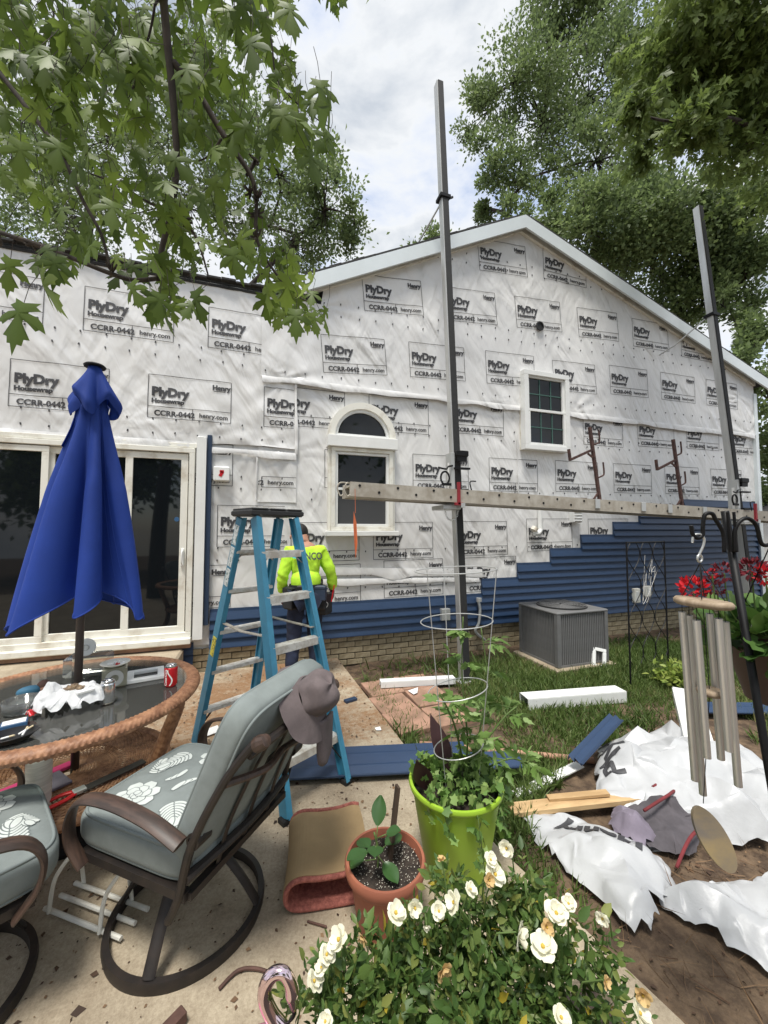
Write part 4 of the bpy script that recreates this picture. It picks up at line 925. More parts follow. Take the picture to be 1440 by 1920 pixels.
        for z in (.043, -.043):
            k_ = (1-(abs(z)/.058)**(2/.42))**(.21)
            b = MB(); b.tube(sup_loop(.33*k_*1.005, .28*k_*1.005, z*1.05, .3, 72, cb, M), .006, 6, closed=True); b.build('piping', 'piping', bc, True)
        b = MB(); b.box(cb+M @ Vector((.0, .0, .062)), (.05, .05, .006), M); b.build('button', 'black_rubber', bc)
    return t
ch1 = make_chair('patio_chair', 'swivel patio chair with grey floral cushions on a round bronze base', (-.245, 1.865, .004), R(141.5))
ch2 = make_chair('patio_chair', 'swivel patio chair tucked against the wicker table near the umbrella, floral seat cushion partly showing', (-1.035, 1.745, .004), R(30))
# hat on the chair back
hl = ch1.matrix_basis
def chair_pt(x, y, z): return Matrix.Translation((-.235, 1.865, .004)) @ Matrix.Rotation(R(141.5), 4, 'Z') @ Vector((x, y, z))
hp = chair_pt(-.545, -.05, .975); t = thing('sun_hat', 'grey brown brimmed sun hat with neck flap hung over the chair back', 'hat', hp)
hz = Vector((.72, -.24-.25, .60)).normalized(); hx = Vector((.3, .9, 0)); hx = (hx-hz*hx.dot(hz)).normalized(); HM = Matrix((hx, hz.cross(hx), hz)).transposed()*.90
b = MB()
def crown(u_, v_):
    a = 2*math.pi*u_; r_ = .088*math.sin(min(v_*1.9, 1.571))**.6*(1+.05*math.sin(5*a+v_*4)); z = .105*(1-v_**2.2)-.005+.007*math.sin(3*a)
    return HM @ Vector((r_*math.cos(a)*1.1, r_*math.sin(a), z))+Vector((0, 0, -.03))
b.grid(crown, 36, 14, cu=True); b.build('crown', 'hat_cloth', t, True)
b = MB()
def brim(u_, v_):
    a = 2*math.pi*u_; r_ = .088+.085*v_; z = -.002-.055*v_*(.5+.7*abs(math.sin(a)))+.018*v_*math.sin(3*a+1)
    return HM @ Vector((r_*math.cos(a)*1.1, r_*math.sin(a), z))+Vector((0, 0, -.03))
b.grid(brim, 48, 8, cu=True); b.build('brim', 'hat_cloth', t, True)
b = MB(); e = HM @ Vector((-.02, .0, -.02))+Vector((.03, 0, -.10))
def flap(u_, v_):
    a = (u_-.5)*2; w_ = .05*(1-.15*v_)*math.sqrt(max(1-max(v_-.75, 0)**2*14, .02)); return e+Vector((.69*a*w_+.03, .72*a*w_-.02*math.cos(a*1.5), -.17*v_))
b.grid(flap, 10, 14); fo = b.build('neck_flap', 'hat_cloth', t, True)
sm = fo.modifiers.new('s', 'SOLIDIFY'); sm.thickness = .012

# table
TX, TY, TZ = -.93, 2.50, .72
t = thing('wicker_table', 'round brown wicker table with glass top around a blue parasol', 'table', (TX, TY, 0))
def weave(u_, v_, Rm, r0, r1, z, n1, amp):
    a = 2*math.pi*u_; b_ = 2*math.pi*v_; k = amp*math.sin(n1*a)*math.cos(6*b_); return Vector(((Rm+(r0+k)*math.cos(b_))*math.cos(a), (Rm+(r0+k)*math.cos(b_))*math.sin(a), z+(r1+k)*math.sin(b_)))
b = MB(); b.grid(lambda u_, v_: weave(u_, v_, .585, .040, .028, TZ-.005, 170, .0034), 860, 21, cu=True); b.build('rim', 'wicker', t, True)
b = MB(); b.lathe([(0, TZ+.004), (.562, TZ+.004), (.562, TZ+.012), (0, TZ+.012)], 80, closed=False); b.build('glass_top', 'table_glass', t)
# lower shelf: woven rings and lattice
b = MB()
for k in range(17):
    r_ = .27+.0105*k; b.tube([(r_*math.cos(a), r_*math.sin(a), .325+.003*math.sin(a*60+k*math.pi)) for a in np.linspace(0, 2*math.pi, 181)[:-1]], .0052, 5, closed=True)
for k in range(9):
    r_ = .03+.012*k; b.tube([(r_*math.cos(a), r_*math.sin(a), .325+.002*math.sin(a*30+k*math.pi)) for a in np.linspace(0, 2*math.pi, 61)[:-1]], .0055, 5, closed=True)
for k in range(72):
    for sg in (-1, 1):
        a0 = 2*math.pi*k/72; a1 = a0+sg*.55; b.tube([(.12*math.cos(a0), .12*math.sin(a0), .324), (.27*math.cos(a1), .27*math.sin(a1), .326)], .0035, 4)
b.build('shelf', 'wicker', t)
b = MB(); b.grid(lambda u_, v_: weave(u_, v_, .455, .022, .02, .325, 90, .003), 480, 13, cu=True); b.build('shelf_rim', 'wicker', t, True)
for k in range(4):
    a = R(-10+90*k); ca, sa = math.cos(a), math.sin(a)
    pts = spline([(.545*ca, .545*sa, TZ-.03), (.535*ca, .535*sa, .62), (.475*ca, .475*sa, .46), (.43*ca, .43*sa, .32), (.44*ca, .44*sa, .15), (.50*ca, .50*sa, .012)], 10)
    b = MB(); b.tube(pts, [.034+.0015*(i % 2) for i in range(len(pts))], 12, flat=(1, 1.1)); b.build('leg', 'wicker', t)
tabletop = TZ+.0125
# parasol
ux, uy = TX+.025, TY+.03
t = thing('parasol', 'closed royal blue patio parasol standing through the wicker table', 'parasol', (ux, uy, .0))
b = MB(); b.tube([(0, 0, .02), (0.0, 0, 1.5), (.03, -.02, 2.50)], .019, 14); b.build('pole', 'pole_brown', t, True)
b = MB(); b.lathe([(0, .0), (.20, 0), (.21, .02), (.19, .045), (.06, .06), (.035, .1), (.035, .2), (0, .2)], 32, (0, 0, .008)); autosmooth(b.build('base', 'black_metal', t))
b = MB(); NF = 7
def canopy(u_, v_):
    a = 2*math.pi*u_; z = 2.40-v_*(1.22+.05*math.sin(a*2+.6)+.055*math.cos(NF*a+1.9)*v_)
    r_ = .045+.178*v_**1.1; fold = .36*min(v_*2.2, 1)*math.cos(NF*a+1.4*v_+.5)+.10*min(v_*3, 1)*math.cos(2*NF*a+.8); tw = .18*math.sin(NF*a)*min(v_*2, 1)
    r_ *= (1+fold+.07*math.sin(3*a+v_*2)); r_ = max(r_, .024)
    return Vector((.028*(1-v_)+r_*math.cos(a+tw)*1.12, -.018*(1-v_)+r_*math.sin(a+tw), z))
b.grid(canopy, 168, 46, cu=True); cn = b.build('canopy', 'canopy_blue', t, True)
b = MB(); b.tube([canopy(i/168, 1.0) for i in range(168)], .004, 6, closed=True); b.build('hem', 'canopy_blue', cn, True)
for k in range(NF):
    for du in (.0, .012): b = MB(); b.tube([canopy((k+.36)/NF+du, v_)*1.0 for v_ in np.linspace(.02, 1, 40)], .0022, 5); b.build('seam', 'canopy_blue', cn, True)
b = MB(); b.tube(spline([canopy(.55, .1), canopy(.58, .2)*1.01, canopy(.57, .3)*1.015], 6), .011, 6, flat=(.2, 1)); b.build('tie_strap', 'canopy_blue', cn, True)
b = MB()
def vent(u_, v_):
    a = 2*math.pi*u_; r_ = .03+.098*v_**1.1*(1+.35*math.cos(4*a+.7)+.22*math.cos(9*a)*v_)*(1 if v_ < .8 else 1-.35*(v_-.8)/.2); z = 2.515-.24*v_+.05*v_*math.cos(4*a+2.2)
    return Vector((.03+r_*math.cos(a), -.02+r_*math.sin(a), z))
b.grid(vent, 96, 18, cu=True); b.build('vent_flap', 'canopy_blue', t, True)
b = MB(); b.lathe([(0, 0), (.05, 0), (.053, .008), (.045, .016), (0, .018)], 20, (.03, -.02, 2.512)); b.build('finial', 'black_metal', t)

# ---- things on the table
def on_table(name, label, cat, x, y, rz=0): return thing(name, label, cat, (x, y, tabletop), rz)
def can(name, label, x, y, m, letters):
    t = on_table(name, label, 'can', x, y, R(-20))
    b = MB(); b.lathe([(.0, .004), (.022, .0), (.030, .008), (.033, .016), (.033, .098), (.031, .106)], 32); b.build('can_body', m, t, True)
    b = MB(); b.lathe([(.031, .106), (.027, .116), (.0265, .119), (.024, .1175), (0, .115)], 32); b.build('can_lid', 'silver', t, True)
    b = MB(); b.tube([(.011*math.cos(a)+.004, .008*math.sin(a), .1195) for a in np.linspace(0, 6.283, 13)[:-1]], .0015, 5, closed=True); b.build('pull_tab', 'silver', t)
    if letters:
        V, F = text_mesh('Coca-Cola', .020, .0006, 1); out = []
        for (x_, z_) in V: a = -z_/.0333+R(-98); out.append((.0334*math.cos(a), .0334*math.sin(a), .012+x_))
        mesh_obj('can_lettering', out, F, 'print_white', t)
        b = MB(); b.grid(lambda u_, v_: (.0333*math.cos(R(-70)+.35*math.sin(v_*5)+.22*(u_-.5)), .0333*math.sin(R(-70)+.35*math.sin(v_*5)+.22*(u_-.5)), .012+.085*v_), 3, 14); b.build('can_stripe', 'print_white', t, True)
    return t
can('soda_can', 'red soda can with white script on the glass table', -.445, 2.46, 'can_red', True)
can('drink_can', 'plain silver drink can beside the white plastic bag', -.70, 2.31, 'silver', False)
t = on_table('square_frame', 'white square plastic trim frame lying on the glass table', 'frame', -.615, 2.66, R(12))
frame_y = MB()
for (cx_, cy_, sx_, sy_) in ((0, -.075, .19, .035), (0, .075, .19, .035), (-.0775, 0, .035, .115), (.0775, 0, .035, .115)): MB().box((cx_, cy_, .011), (sx_, sy_, .022), bev=.004).build('frame_side', 'white_vinyl', t)
# thin crumpled plastic film as many flat facets with sharp creases
from mathutils.bvhtree import BVHTree
def film(name, m_, parent, outline, h, seed, cell=.07, base=None):
    rq = np.random.RandomState(seed); P = np.array(outline); lo = P.min(0)-.05; hi = P.max(0)+.05; nx_ = int((hi[0]-lo[0])/cell)+2; ny_ = int((hi[1]-lo[1])/cell)+2
    gx_, gy_ = np.meshgrid(lo[0]+np.arange(nx_)*cell, lo[1]+np.arange(ny_)*cell); gx_ = gx_+rq.uniform(-.42, .42, gx_.shape)*cell; gy_ = gy_+rq.uniform(-.42, .42, gy_.shape)*cell
    def inside(x, y):
        c = np.zeros(np.shape(x), bool); j = len(P)-1
        for i in range(len(P)):
            c ^= ((P[i, 1] > y) != (P[j, 1] > y)) & (x < (P[j, 0]-P[i, 0])*(y-P[i, 1])/(P[j, 1]-P[i, 1]+1e-12)+P[i, 0]); j = i
        return c
    def edged(x, y):
        d = np.full(np.shape(x), 9.)
        for i in range(len(P)):
            a = P[i]; b = P[(i+1) % len(P)]; ab = b-a; t_ = np.clip(((x-a[0])*ab[0]+(y-a[1])*ab[1])/(ab@ab), 0, 1); d = np.minimum(d, np.hypot(x-a[0]-t_*ab[0], y-a[1]-t_*ab[1]))
        return d
    ew = min(.16, cell*2.3)
    def hgt(x, y, jit):
        an = rq0; w1 = ridge(x*2.6*an[0]+y*1.1+seed, y*3.0-x*.9); w2 = ridge(x*4.4+y*3.1*an[1]+seed*2, y*4.9+x*.7); e = np.clip(edged(x, y)/ew, 0, 1)
        return h*(.10+.55*w1**1.6+.35*w2)*(.10+.90*e**.8)+jit*(.35+.65*e)
    rq0 = rq.uniform(.8, 1.3, 2); gz_ = hgt(gx_, gy_, rq.uniform(0, 1, gx_.shape)**2*cell*.5)
    V = [tuple(q) for q in np.stack([gx_, gy_, gz_], -1).reshape(-1, 3)]; T = []
    for j in range(ny_-1):
        for i in range(nx_-1):
            a, b, c, d = j*nx_+i, j*nx_+i+1, (j+1)*nx_+i+1, (j+1)*nx_+i
            T += [(a, b, c), (a, c, d)] if rq.rand() < .5 else [(a, b, d), (b, c, d)]
    V = np.array(V); T = np.array(T); inn = inside(V[:, 0], V[:, 1]); T = T[inn[T].sum(1) >= 2]
    for vi in np.unique(T[~inn[T]]):   # pull the rim onto the outline
        best = None
        for i in range(len(P)):
            a = P[i]; b = P[(i+1) % len(P)]; ab = b-a; t_ = min(max(((V[vi, :2]-a)@ab)/(ab@ab), 0), 1); q = a+t_*ab; dd = np.hypot(*(V[vi, :2]-q))
            if best is None or dd < best[0]: best = (dd, q)
        V[vi, :2] = best[1]+rq.uniform(-.1, .1, 2)*cell; V[vi, 2] = rq.uniform(0, .35)*cell
    S_ = np.zeros_like(V); cnt = np.zeros(len(V))
    for a_, b_ in ((0, 1), (1, 2), (2, 0)):
        np.add.at(S_, T[:, a_], V[T[:, b_]]); np.add.at(S_, T[:, b_], V[T[:, a_]]); np.add.at(cnt, T[:, a_], 1); np.add.at(cnt, T[:, b_], 1)
    av = S_/np.maximum(cnt, 1)[:, None]; wgt = np.where(inn, .12, .5)[:, None]; V = np.where(cnt[:, None] > 0, V*(1-wgt)+av*wgt, V)
    for it, jam in ((0, .009), (1, .0025)):   # split every facet, nudging the new crease points
        mid = {}; V = list(map(tuple, V)); NT = []
        def mp(a, b):
            k = (min(a, b), max(a, b))
            if k not in mid:
                p = [(V[a][q]+V[b][q])/2 for q in range(3)]; p[2] += rq.uniform(-.6, 1)*jam*(cell/.07); p[0] += rq.uniform(-.5, .5)*jam; p[1] += rq.uniform(-.5, .5)*jam; mid[k] = len(V); V.append(tuple(p))
            return mid[k]
        for a, b, c in T: ab, bc, ca = mp(a, b), mp(b, c), mp(c, a); NT += [(a, ab, ca), (ab, b, bc), (ca, bc, c), (ab, bc, ca)]
        T = NT; V = np.array(V)
    T = np.array(T); used, inv = np.unique(T.ravel(), return_inverse=True); V = V[used]; T = inv.reshape(-1, 3)
    V[:, 2] = np.maximum(V[:, 2], .003)+(base(V[:, 0], V[:, 1]) if base else 0)+.008
    o = mesh_obj(name, V, T, m_, parent); autosmooth(o, 46); return o
# plastic bag with rubble
t = on_table('plastic_bag', 'white plastic shopping bag with red print holding scraps', 'bag', -.845, 2.30, R(8))
ell = lambda cx, cy, rx, ry: [(cx+rx*math.cos(q), cy+ry*math.sin(q)) for q in np.linspace(0, 6.283, 17)[:-1]]
film('bag_film', 'plastic_bag', t, ell(0, 0, .17, .115), .135, 5, .026); film('bag_handle', 'plastic_bag', t, ell(-.07, -.03, .075, .05), .17, 9, .02); film('bag_handle', 'plastic_bag', t, ell(.06, .05, .08, .045), .15, 12, .02)
film('bag_print', 'can_red', t, [(-.165, -.07), (-.12, -.09), (-.115, -.03), (-.16, -.01)], .075, 4, .018)
b = MB()
for i in range(26): b.box((rnd.uniform(-.02, .05), rnd.uniform(-.035, .02), rnd.uniform(.085, .11)), (.026, .02, .014), Matrix.Rotation(rnd.uniform(0, 3), 3, (rnd.random(), rnd.random(), 1)))
tag(b.build('scraps', 'tobacco', t), kind='stuff')
MB().box((.06, -.05, .095), (.07, .045, .008), Matrix.Rotation(.5, 3, 'Z')).build('receipt', 'print_white', t)
t = on_table('glass_bowl', 'clear plastic bowl beside the white shopping bag', 'bowl', -1.06, 2.34)
b = MB(); b.lathe([(0, .003), (.06, .003), (.068, .01), (.074, .06), (.071, .06), (.065, .013), (0, .007)], 36); b.build('bowl_wall', 'clear_plastic', t, True)
t = on_table('cigarette_pack', 'small blue and white cigarette pack by the ashtray', 'pack', -1.005, 2.165, R(20))
MB().box((0, 0, .012), (.088, .056, .024), bev=.002).build('pack_body', 'pack_blue', t); MB().box((.0, 0, .0252), (.078, .048, .002)).build('pack_top', 'print_white', t)
t = on_table('ashtray', 'black oval ashtray with cigarette butts on the table edge', 'ashtray', -.95, 2.03, R(15))
b = MB(); b.lathe([(0, .004), (.05, .004), (.075, .028), (.079, .03), (.074, .031), (.048, .009), (0, .009)], 36, (0, 0, 0), Matrix.Diagonal((1.15, .85, 1))); b.build('dish', 'ash_black', t, True)
for (x_, y_, a_) in ((.02, .01, .6), (.035, -.012, 1.4), (-.03, .0, -.5)):
    d_ = Vector((math.cos(a_), math.sin(a_), .25)); b = MB(); b.tube([Vector((x_, y_, .018)), Vector((x_, y_, .018))+d_*.032], .004, 8); o = b.build('cigarette_butt', 'print_white', t); b = MB(); b.tube([Vector((x_, y_, .018))+d_*.032, Vector((x_, y_, .018))+d_*.05], .0041, 8); b.build('filter', 'cream', o)
t = on_table('storage_canister', 'clear plastic canister with round white ring lid behind the parasol pole', 'canister', -.955, 2.82)
MB().box((0, 0, .06), (.22, .12, .12), bev=.012).build('canister_wall', 'clear_plastic', t)
b = MB(); b.lathe([(0, 0), (.05, 0), (.052, .008), (.048, .014), (0, .014)], 28, (-.01, -.02, .165), Matrix.Rotation(R(75), 3, 'X')); b.build('lid', 'white_vinyl', t); b = MB(); b.tube([(-.01+.017*math.cos(a), -.036, .167+.017*math.sin(a)) for a in np.linspace(0, 6.283, 21)[:-1]], .003, 6, closed=True); b.build('lid_ring', 'galvanized', t)
t = on_table('tin_box', 'square yellowish tin with round lid and a saucer of butts on it', 'tin', -.745, 2.565, R(14))
MB().box((0, 0, .055), (.115, .095, .11), bev=.008).build('tin_body', 'tin', t)
b = MB(); b.lathe([(.02, 0), (.043, 0), (.043, .006), (.02, .006)], 28, (.0, -.0482, .055), Matrix.Rotation(R(90), 3, 'X'), closed=True); b.build('embossed_ring', 'galvanized', t)
b = MB(); b.lathe([(0, .112), (.04, .112), (.072, .128), (.07, .131), (.038, .116), (0, .116)], 30); b.build('saucer', 'dirty_white', t, True)
for i in range(8): b = MB(); a_ = rnd.uniform(0, 6); x_, y_ = rnd.uniform(-.03, .03), rnd.uniform(-.03, .03); b.tube([(x_, y_, .122), (x_+.025*math.cos(a_), y_+.025*math.sin(a_), .13)], .004, 6); b.build('cigarette_butt', 'print_white' if i % 4 else 'can_red', t)
t = on_table('figurine', 'small lying figurine with brown hair and blue shirt', 'figurine', -1.10, 2.56, R(30))
b = MB(); superell(b, .05, .03, .025, .9, .9, 20, 12, (-.03, 0, .026)); b.build('torso', 'navy_shirt', t, True)
b = MB(); superell(b, .028, .026, .028, 1, 1, 18, 12, (.035, 0, .030)); hd_ = b.build('head', 'skin', t, True); b = MB(); superell(b, .028, .029, .024, 1, 1, 18, 12, (.03, .004, .042)); b.build('hair', 'old_wood', hd_, True)
# ---- things on the lower shelf
SZ = .332
t = thing('pruning_shears', 'red handled long pruning shears lying on the wicker shelf', 'shears', (-.77, 2.30, SZ), R(35))
b = MB(); b.beam((-.02, 0, .012), (.26, .012, .015), .05, .006, (0, 0, 1)); b.build('blade', 'shear_steel', t); b = MB(); b.box((-.03, 0, .016), (.05, .04, .02), bev=.004); b.build('pivot', 'galvanized', t)
for sg in (-1, 1): b = MB(); b.tube(spline([(-.05, sg*.012, .015), (-.10, sg*.03, .014), (-.20, sg*.026-.01, .014)], 5), .012, 8, flat=(.6, 1)); b.build('handle', 'shear_red', t, True)
t = thing('paper_roll', 'white ribbed roll standing on the wicker shelf', 'roll', (-.94, 2.24, SZ))
b = MB(); b.lathe([(.0, 0), (.048, 0)]+[(.05-.002*(i % 2), .01+.012*i) for i in range(18)]+[(.048, .23), (0, .23)], 28); b.build('roll_body', 'towel_white', t, True); b = MB(); b.grid(lambda u_, v_: (.0515*math.cos(R(200)+u_*.25), .0515*math.sin(R(200)+u_*.25), .02+.2*v_), 3, 3); b.build('roll_label', 'can_red', t)
t = thing('pink_folder', 'bright pink flat case lying on the wicker shelf behind the roll', 'case', (-1.06, 2.45, SZ), R(40))
MB().box((0, 0, .012), (.34, .05, .02), bev=.004).build('case_spine', 'pink_plastic', t); MB().box((-.02, -.10, .010), (.26, .16, .015), bev=.003).build('case_sheet', 'lilac_cloth', t)
# white wire plant stand under the table edge
t = thing('wire_stand', 'low white wire stand under the floral chair seats', 'stand', (-.62, 1.98, .004), R(-35))
for y in (-.06, .0, .06): b = MB(); b.tube([(-.2, y, .02), (.22, y, .02)], .009, 8); b.build('runner', 'dirty_white', t)
for x in (-.16, .12):
    b = MB(); b.tube(spline([(x, -.07, .02), (x, -.05, .14), (x+.03, 0, .21), (x, .05, .14), (x, .07, .02)], 6), .008, 8); b.build('hoop', 'dirty_white', t)
b = MB(); b.tube([(-.13, 0, .21), (.15, 0, .21)], .008, 8); b.build('top_bar', 'dirty_white', t)
# concrete door step
t = MB().box((0, 0, .0), (1.75, .5, .29), bev=.02).build('door_step', 'concrete'); t.location = (-1.63, 4.575, .146); tag(t, 'low stained concrete step below the sliding door', 'step')

# ------------------------------------------------------------------ mat, pots and plants
# rubber backed mat folded over on itself
t = thing('door_mat', 'pink door mat folded over with its tan rubber backing showing', 'mat', (.135, 1.72, .005), R(-8))
prof = spline([Vector((x_, y_, 0)) for x_, y_ in ((.36, .012), (.20, .010), (.06, .014), (.012, .035), (.0, .075), (.015, .115), (.06, .135), (.15, .128), (.24, .13), (.31, .142), (.345, .135))], 5)
def profn(d):
    out = []
    for i, p in enumerate(prof):
        tg = prof[min(i+1, len(prof)-1)]-prof[max(i-1, 0)]; nrm = Vector((-tg.y, tg.x, 0)).normalized(); out.append(p+nrm*d)
    return out
def strip(d0, d1, y0, y1, sk=.02, name='', m_=''):
    a_ = [Vector((p.x, 0, p.y)) for p in profn(d0)]; c_ = [Vector((p.x, 0, p.y)) for p in profn(d1)]; n_ = len(a_); V = []; ny_ = 8
    for j in range(ny_):
        f = j/(ny_-1); off = Vector((.01*math.sin(f*3), y0+(y1-y0)*f, .012*math.sin(f*3.1)+.01*f))
        V += [Vector((p.x, 0, max(p.z, .003)))+off*(1 if p.z > .03 else 1)-Vector((0, 0, off.z if p.z < .03 else 0)) for p in a_]+[Vector((p.x, 0, max(p.z, .004)))+off-Vector((0, 0, off.z if p.z < .03 else 0)) for p in c_]
    F = []
    for j in range(ny_-1):
        o_ = j*2*n_; o2 = o_+2*n_
        for i in range(n_-1): F += [(o_+i, o_+i+1, o2+i+1, o2+i), (o_+n_+i+1, o_+n_+i, o2+n_+i, o2+n_+i+1)]
        F += [(o_, o2, o2+n_, o_+n_), (o_+n_-1, o_+2*n_-1, o2+2*n_-1, o2+n_-1)]
    o_ = (ny_-1)*2*n_
    for i in range(n_-1): F += [(i, n_+i, n_+i+1, i+1), (o_+i, o_+i+1, o_+n_+i+1, o_+n_+i)]
    return MB().add(V, F).build(name, m_, t, False)
strip(.0, .010, 0, .36, name='rubber_backing', m_='mat_tan'); strip(-.012, -.0005, -.004, .366, name='pile', m_='mat_pink')
b = MB(); b.tube([Vector((p.x, -.004, max(p.y, .006))) for p in profn(-.002)], .011, 7); b.build('bound_edge', 'mat_pink', t, True)
b = MB(); b.tube([Vector((p.x+.003, .366, max(p.y, .006)+(.02 if p.y > .03 else 0))) for p in profn(-.002)], .011, 7); b.build('bound_edge', 'mat_pink', t, True)
# terracotta pot
t = thing('terracotta_pot', 'terracotta coloured pot of soil beside the folded mat', 'pot', (.52, 1.555, .005))
b = MB(); b.lathe([(0, 0), (.105, 0), (.112, .008), (.143, .205), (.152, .21), (.163, .225), (.166, .25), (.160, .262), (.150, .262), (.146, .24), (.14, .215), (0, .215)], 56); autosmooth(b.build('pot_wall', 'terracotta', t), 50)
b = MB()
def soilf(u_, v_):
    a = 2*math.pi*u_; r_ = .146*v_; return Vector((r_*math.cos(a), r_*math.sin(a), .226+.012*float(vn(r_*math.cos(a)*40+20, r_*math.sin(a)*40+20))*(1 if v_ < .95 else 0)))
b.grid(soilf, 48, 14, cu=True); so = b.build('potting_soil', 'dark_soil', t, True)
n = 420; a_ = rs.uniform(0, 6.283, n); r_ = .14*np.sqrt(rs.rand(n)); P = np.stack([r_*np.cos(a_), r_*np.sin(a_), np.full(n, .236)+rs.uniform(-.003, .004, n)], -1)
V, F, k = scatter([(0, 0, 0), (1, .1, 0), (.4, 1, .1), (.5, .4, .8)], [(0, 1, 3), (1, 2, 3), (2, 0, 3), (0, 2, 1)], P, rdir(n), rdir(n), rs.uniform(.002, .006, n)); tag(mesh_obj('perlite', V, F, 'perlite', t), kind='stuff')
t = thing('pepper_plant', 'young glossy leaved plant growing in the terracotta pot', 'plant', (.485, 1.555, .236))
b = MB(); b.tube(spline([(0, 0, -.02), (.005, 0, .06), (-.01, .01, .13)], 4), .004, 6)
for (az, el, L, h_) in ((20, 10, .10, .05), (110, 0, .09, .04), (200, 15, .11, .07), (290, -5, .10, .05), (60, 60, .12, .10), (160, -10, .1, .03), (250, 25, .09, .09), (330, 30, .07, .11)):
    d_ = Vector((math.cos(R(az))*math.cos(R(el)), math.sin(R(az))*math.cos(R(el)), math.sin(R(el)))); p0 = Vector((-.003, .002, h_)); p1 = p0+d_*.05; b.tube([p0, p1], .0022, 5)
    lf = MB(); side = d_.cross(Vector((0, 0, 1))).normalized(); nrm = side.cross(d_)
    lf.grid(lambda u_, v_: p1+d_*L*v_*.85+side*(u_-.5)*2*.032*math.sin(math.pi*min(v_*.93+.04, 1))**.8+nrm*(-.012*v_*v_*4*.3+abs(u_-.5)*.012), 5, 9); lf.build('leaf', 'pepper_leaf', t, True)
b.build('stem', 'stem_green', t, True)
t = MB().beam((0, 0, 0), (.055, .02, .36), .034, .012, (1, 0, 0), bev=.002).build('garden_stake', 'stake_wood'); t.location = (.535, 1.575, .15); tag(t, 'dark weathered wooden stake stuck in the terracotta pot', 'stake')
# green pot
GP = (.915, 1.685)
t = thing('green_pot', 'tall lime green plastic pot by the slab edge', 'pot', (*GP, .005))
b = MB(); b.lathe([(0, 0), (.135, 0), (.142, .01), (.205, .385), (.218, .392), (.222, .405), (.218, .415), (.206, .415), (.200, .39), (.195, .36), (0, .36)], 64); autosmooth(b.build('pot_wall', 'green_pot', t), 50)
b = MB(); b.lathe([(0, .372), (.1, .376), (.197, .366)], 40); b.build('potting_soil', 'dark_soil', t, True)
def leafy(name, label, cat, loc, P, A, S, tv, tf, m_, stems, stem_m='stem_green', tint=None):
    t = thing(name, label, cat, loc)
    V, F, k = scatter(tv, tf, P, A, rdir(len(P), .6), S); tag(mesh_obj('foliage', V, F, m_, t, tint=np.repeat(rs.rand(len(P)) if tint is None else tint, k)), kind='stuff')
    b = MB()
    for pts, r_ in stems: b.tube(pts, r_, 6)
    tag(b.build('stems', stem_m, t, True), kind='stuff'); return t
n = 330; a_ = rs.uniform(0, 6.283, n); r_ = .21*np.sqrt(rs.rand(n)); P = np.stack([r_*np.cos(a_), r_*np.sin(a_), .39+rs.uniform(0, .075, n)], -1)
tr_ = []
for (az, L) in ((-95, .22), (-60, .16), (-130, .10), (-20, .10), (-150, .07)):
    for f in np.linspace(0, 1, int(L*90)): tr_.append((.225*math.cos(R(az))+rs.normal(0, .012)+.03*f, .225*math.sin(R(az))+rs.normal(0, .008), .40-L*f+rs.normal(0, .008)))
P = np.concatenate([P, np.array(tr_)]); IVY_V = [(0, .3, .02), (0, 0, 0), (.35, .05, 0), (.28, .35, 0), (.5, .55, -.03), (.2, .65, 0), (0, 1, -.06), (-.2, .65, 0), (-.5, .55, -.03), (-.28, .35, 0), (-.35, .05, 0)]; IVY_F = [(0, i, i+1) for i in range(1, 10)]+[(0, 10, 1)]
leafy('ivy_plant', 'variegated ivy spilling over the rim of the lime green pot', 'plant', (*GP, .005), P, rdir(len(P), .1), rs.uniform(.025, .055, len(P)), IVY_V, IVY_F, 'ivy', [([(.0, 0, .37), (.225*math.cos(R(az))*.7, .225*math.sin(R(az))*.7, .42), (.228*math.cos(R(az)), .228*math.sin(R(az)), .40), (.228*math.cos(R(az))+.03, .228*math.sin(R(az)), .40-L)], .002) for az, L in ((-95, .22), (-60, .16), (-130, .10), (-20, .10))])
# maroon leaves in the pot
t = thing('maroon_plant', 'two dark maroon spear shaped leaves rising from the green pot', 'plant', (*GP, .37))
for (x_, y_, L, az, tl) in ((-.13, .0, .17, 200, 65), (.03, .06, .27, 120, 62)):
    d_ = Vector((math.cos(R(az))*math.cos(R(tl)), math.sin(R(az))*math.cos(R(tl)), math.sin(R(tl)))); side = Vector((.95, -.31, 0)); side = (side-d_*side.dot(d_)).normalized()
    b = MB(); p0 = Vector((x_, y_, .01)); b.tube([p0-Vector((0, 0, .02)), p0+d_*.05], .003, 6); b.build('stalk', 'maroon_leaf', t)
    b = MB(); b.grid(lambda u_, v_: p0+d_*(.04+L*v_)+side*(u_-.5)*2*.05*(math.sin(math.pi*min(v_+.03, 1))**.7)*(1-.3*v_)+Vector((0, 0, -abs(u_-.5)*.02)), 5, 10); b.build('leaf', 'maroon_leaf', t, True)
# tomato cage
t = thing('tomato_cage', 'galvanized wire tomato cage standing in the green pot', 'plant cage', (*GP, .3))
wires = []
for k in range(3):
    a = R(200+120*k); top = Vector((.195*math.cos(a)+.01, .195*math.sin(a), 1.12)); bot = Vector((.085*math.cos(a)+.02, .085*math.sin(a), .05)); wires.append((bot, top)); MB().tube([bot, top], .0024, 6).build('upright_wire', 'galvanized', t)
for f, tilt in ((.99, .03), (.77, .03), (.48, .09), (.24, .08)):
    z = 1.12*f; r_ = .09+.107*f; cx_ = .02-.01*f; b = MB(); b.tube([(cx_+r_*math.cos(a), r_*math.sin(a), z-.3*0+tilt*.35*math.cos(a+.6)) for a in np.linspace(0, 2*math.pi, 41)[:-1]], .0026, 6, closed=True); b.build('ring_wire', 'galvanized', t)
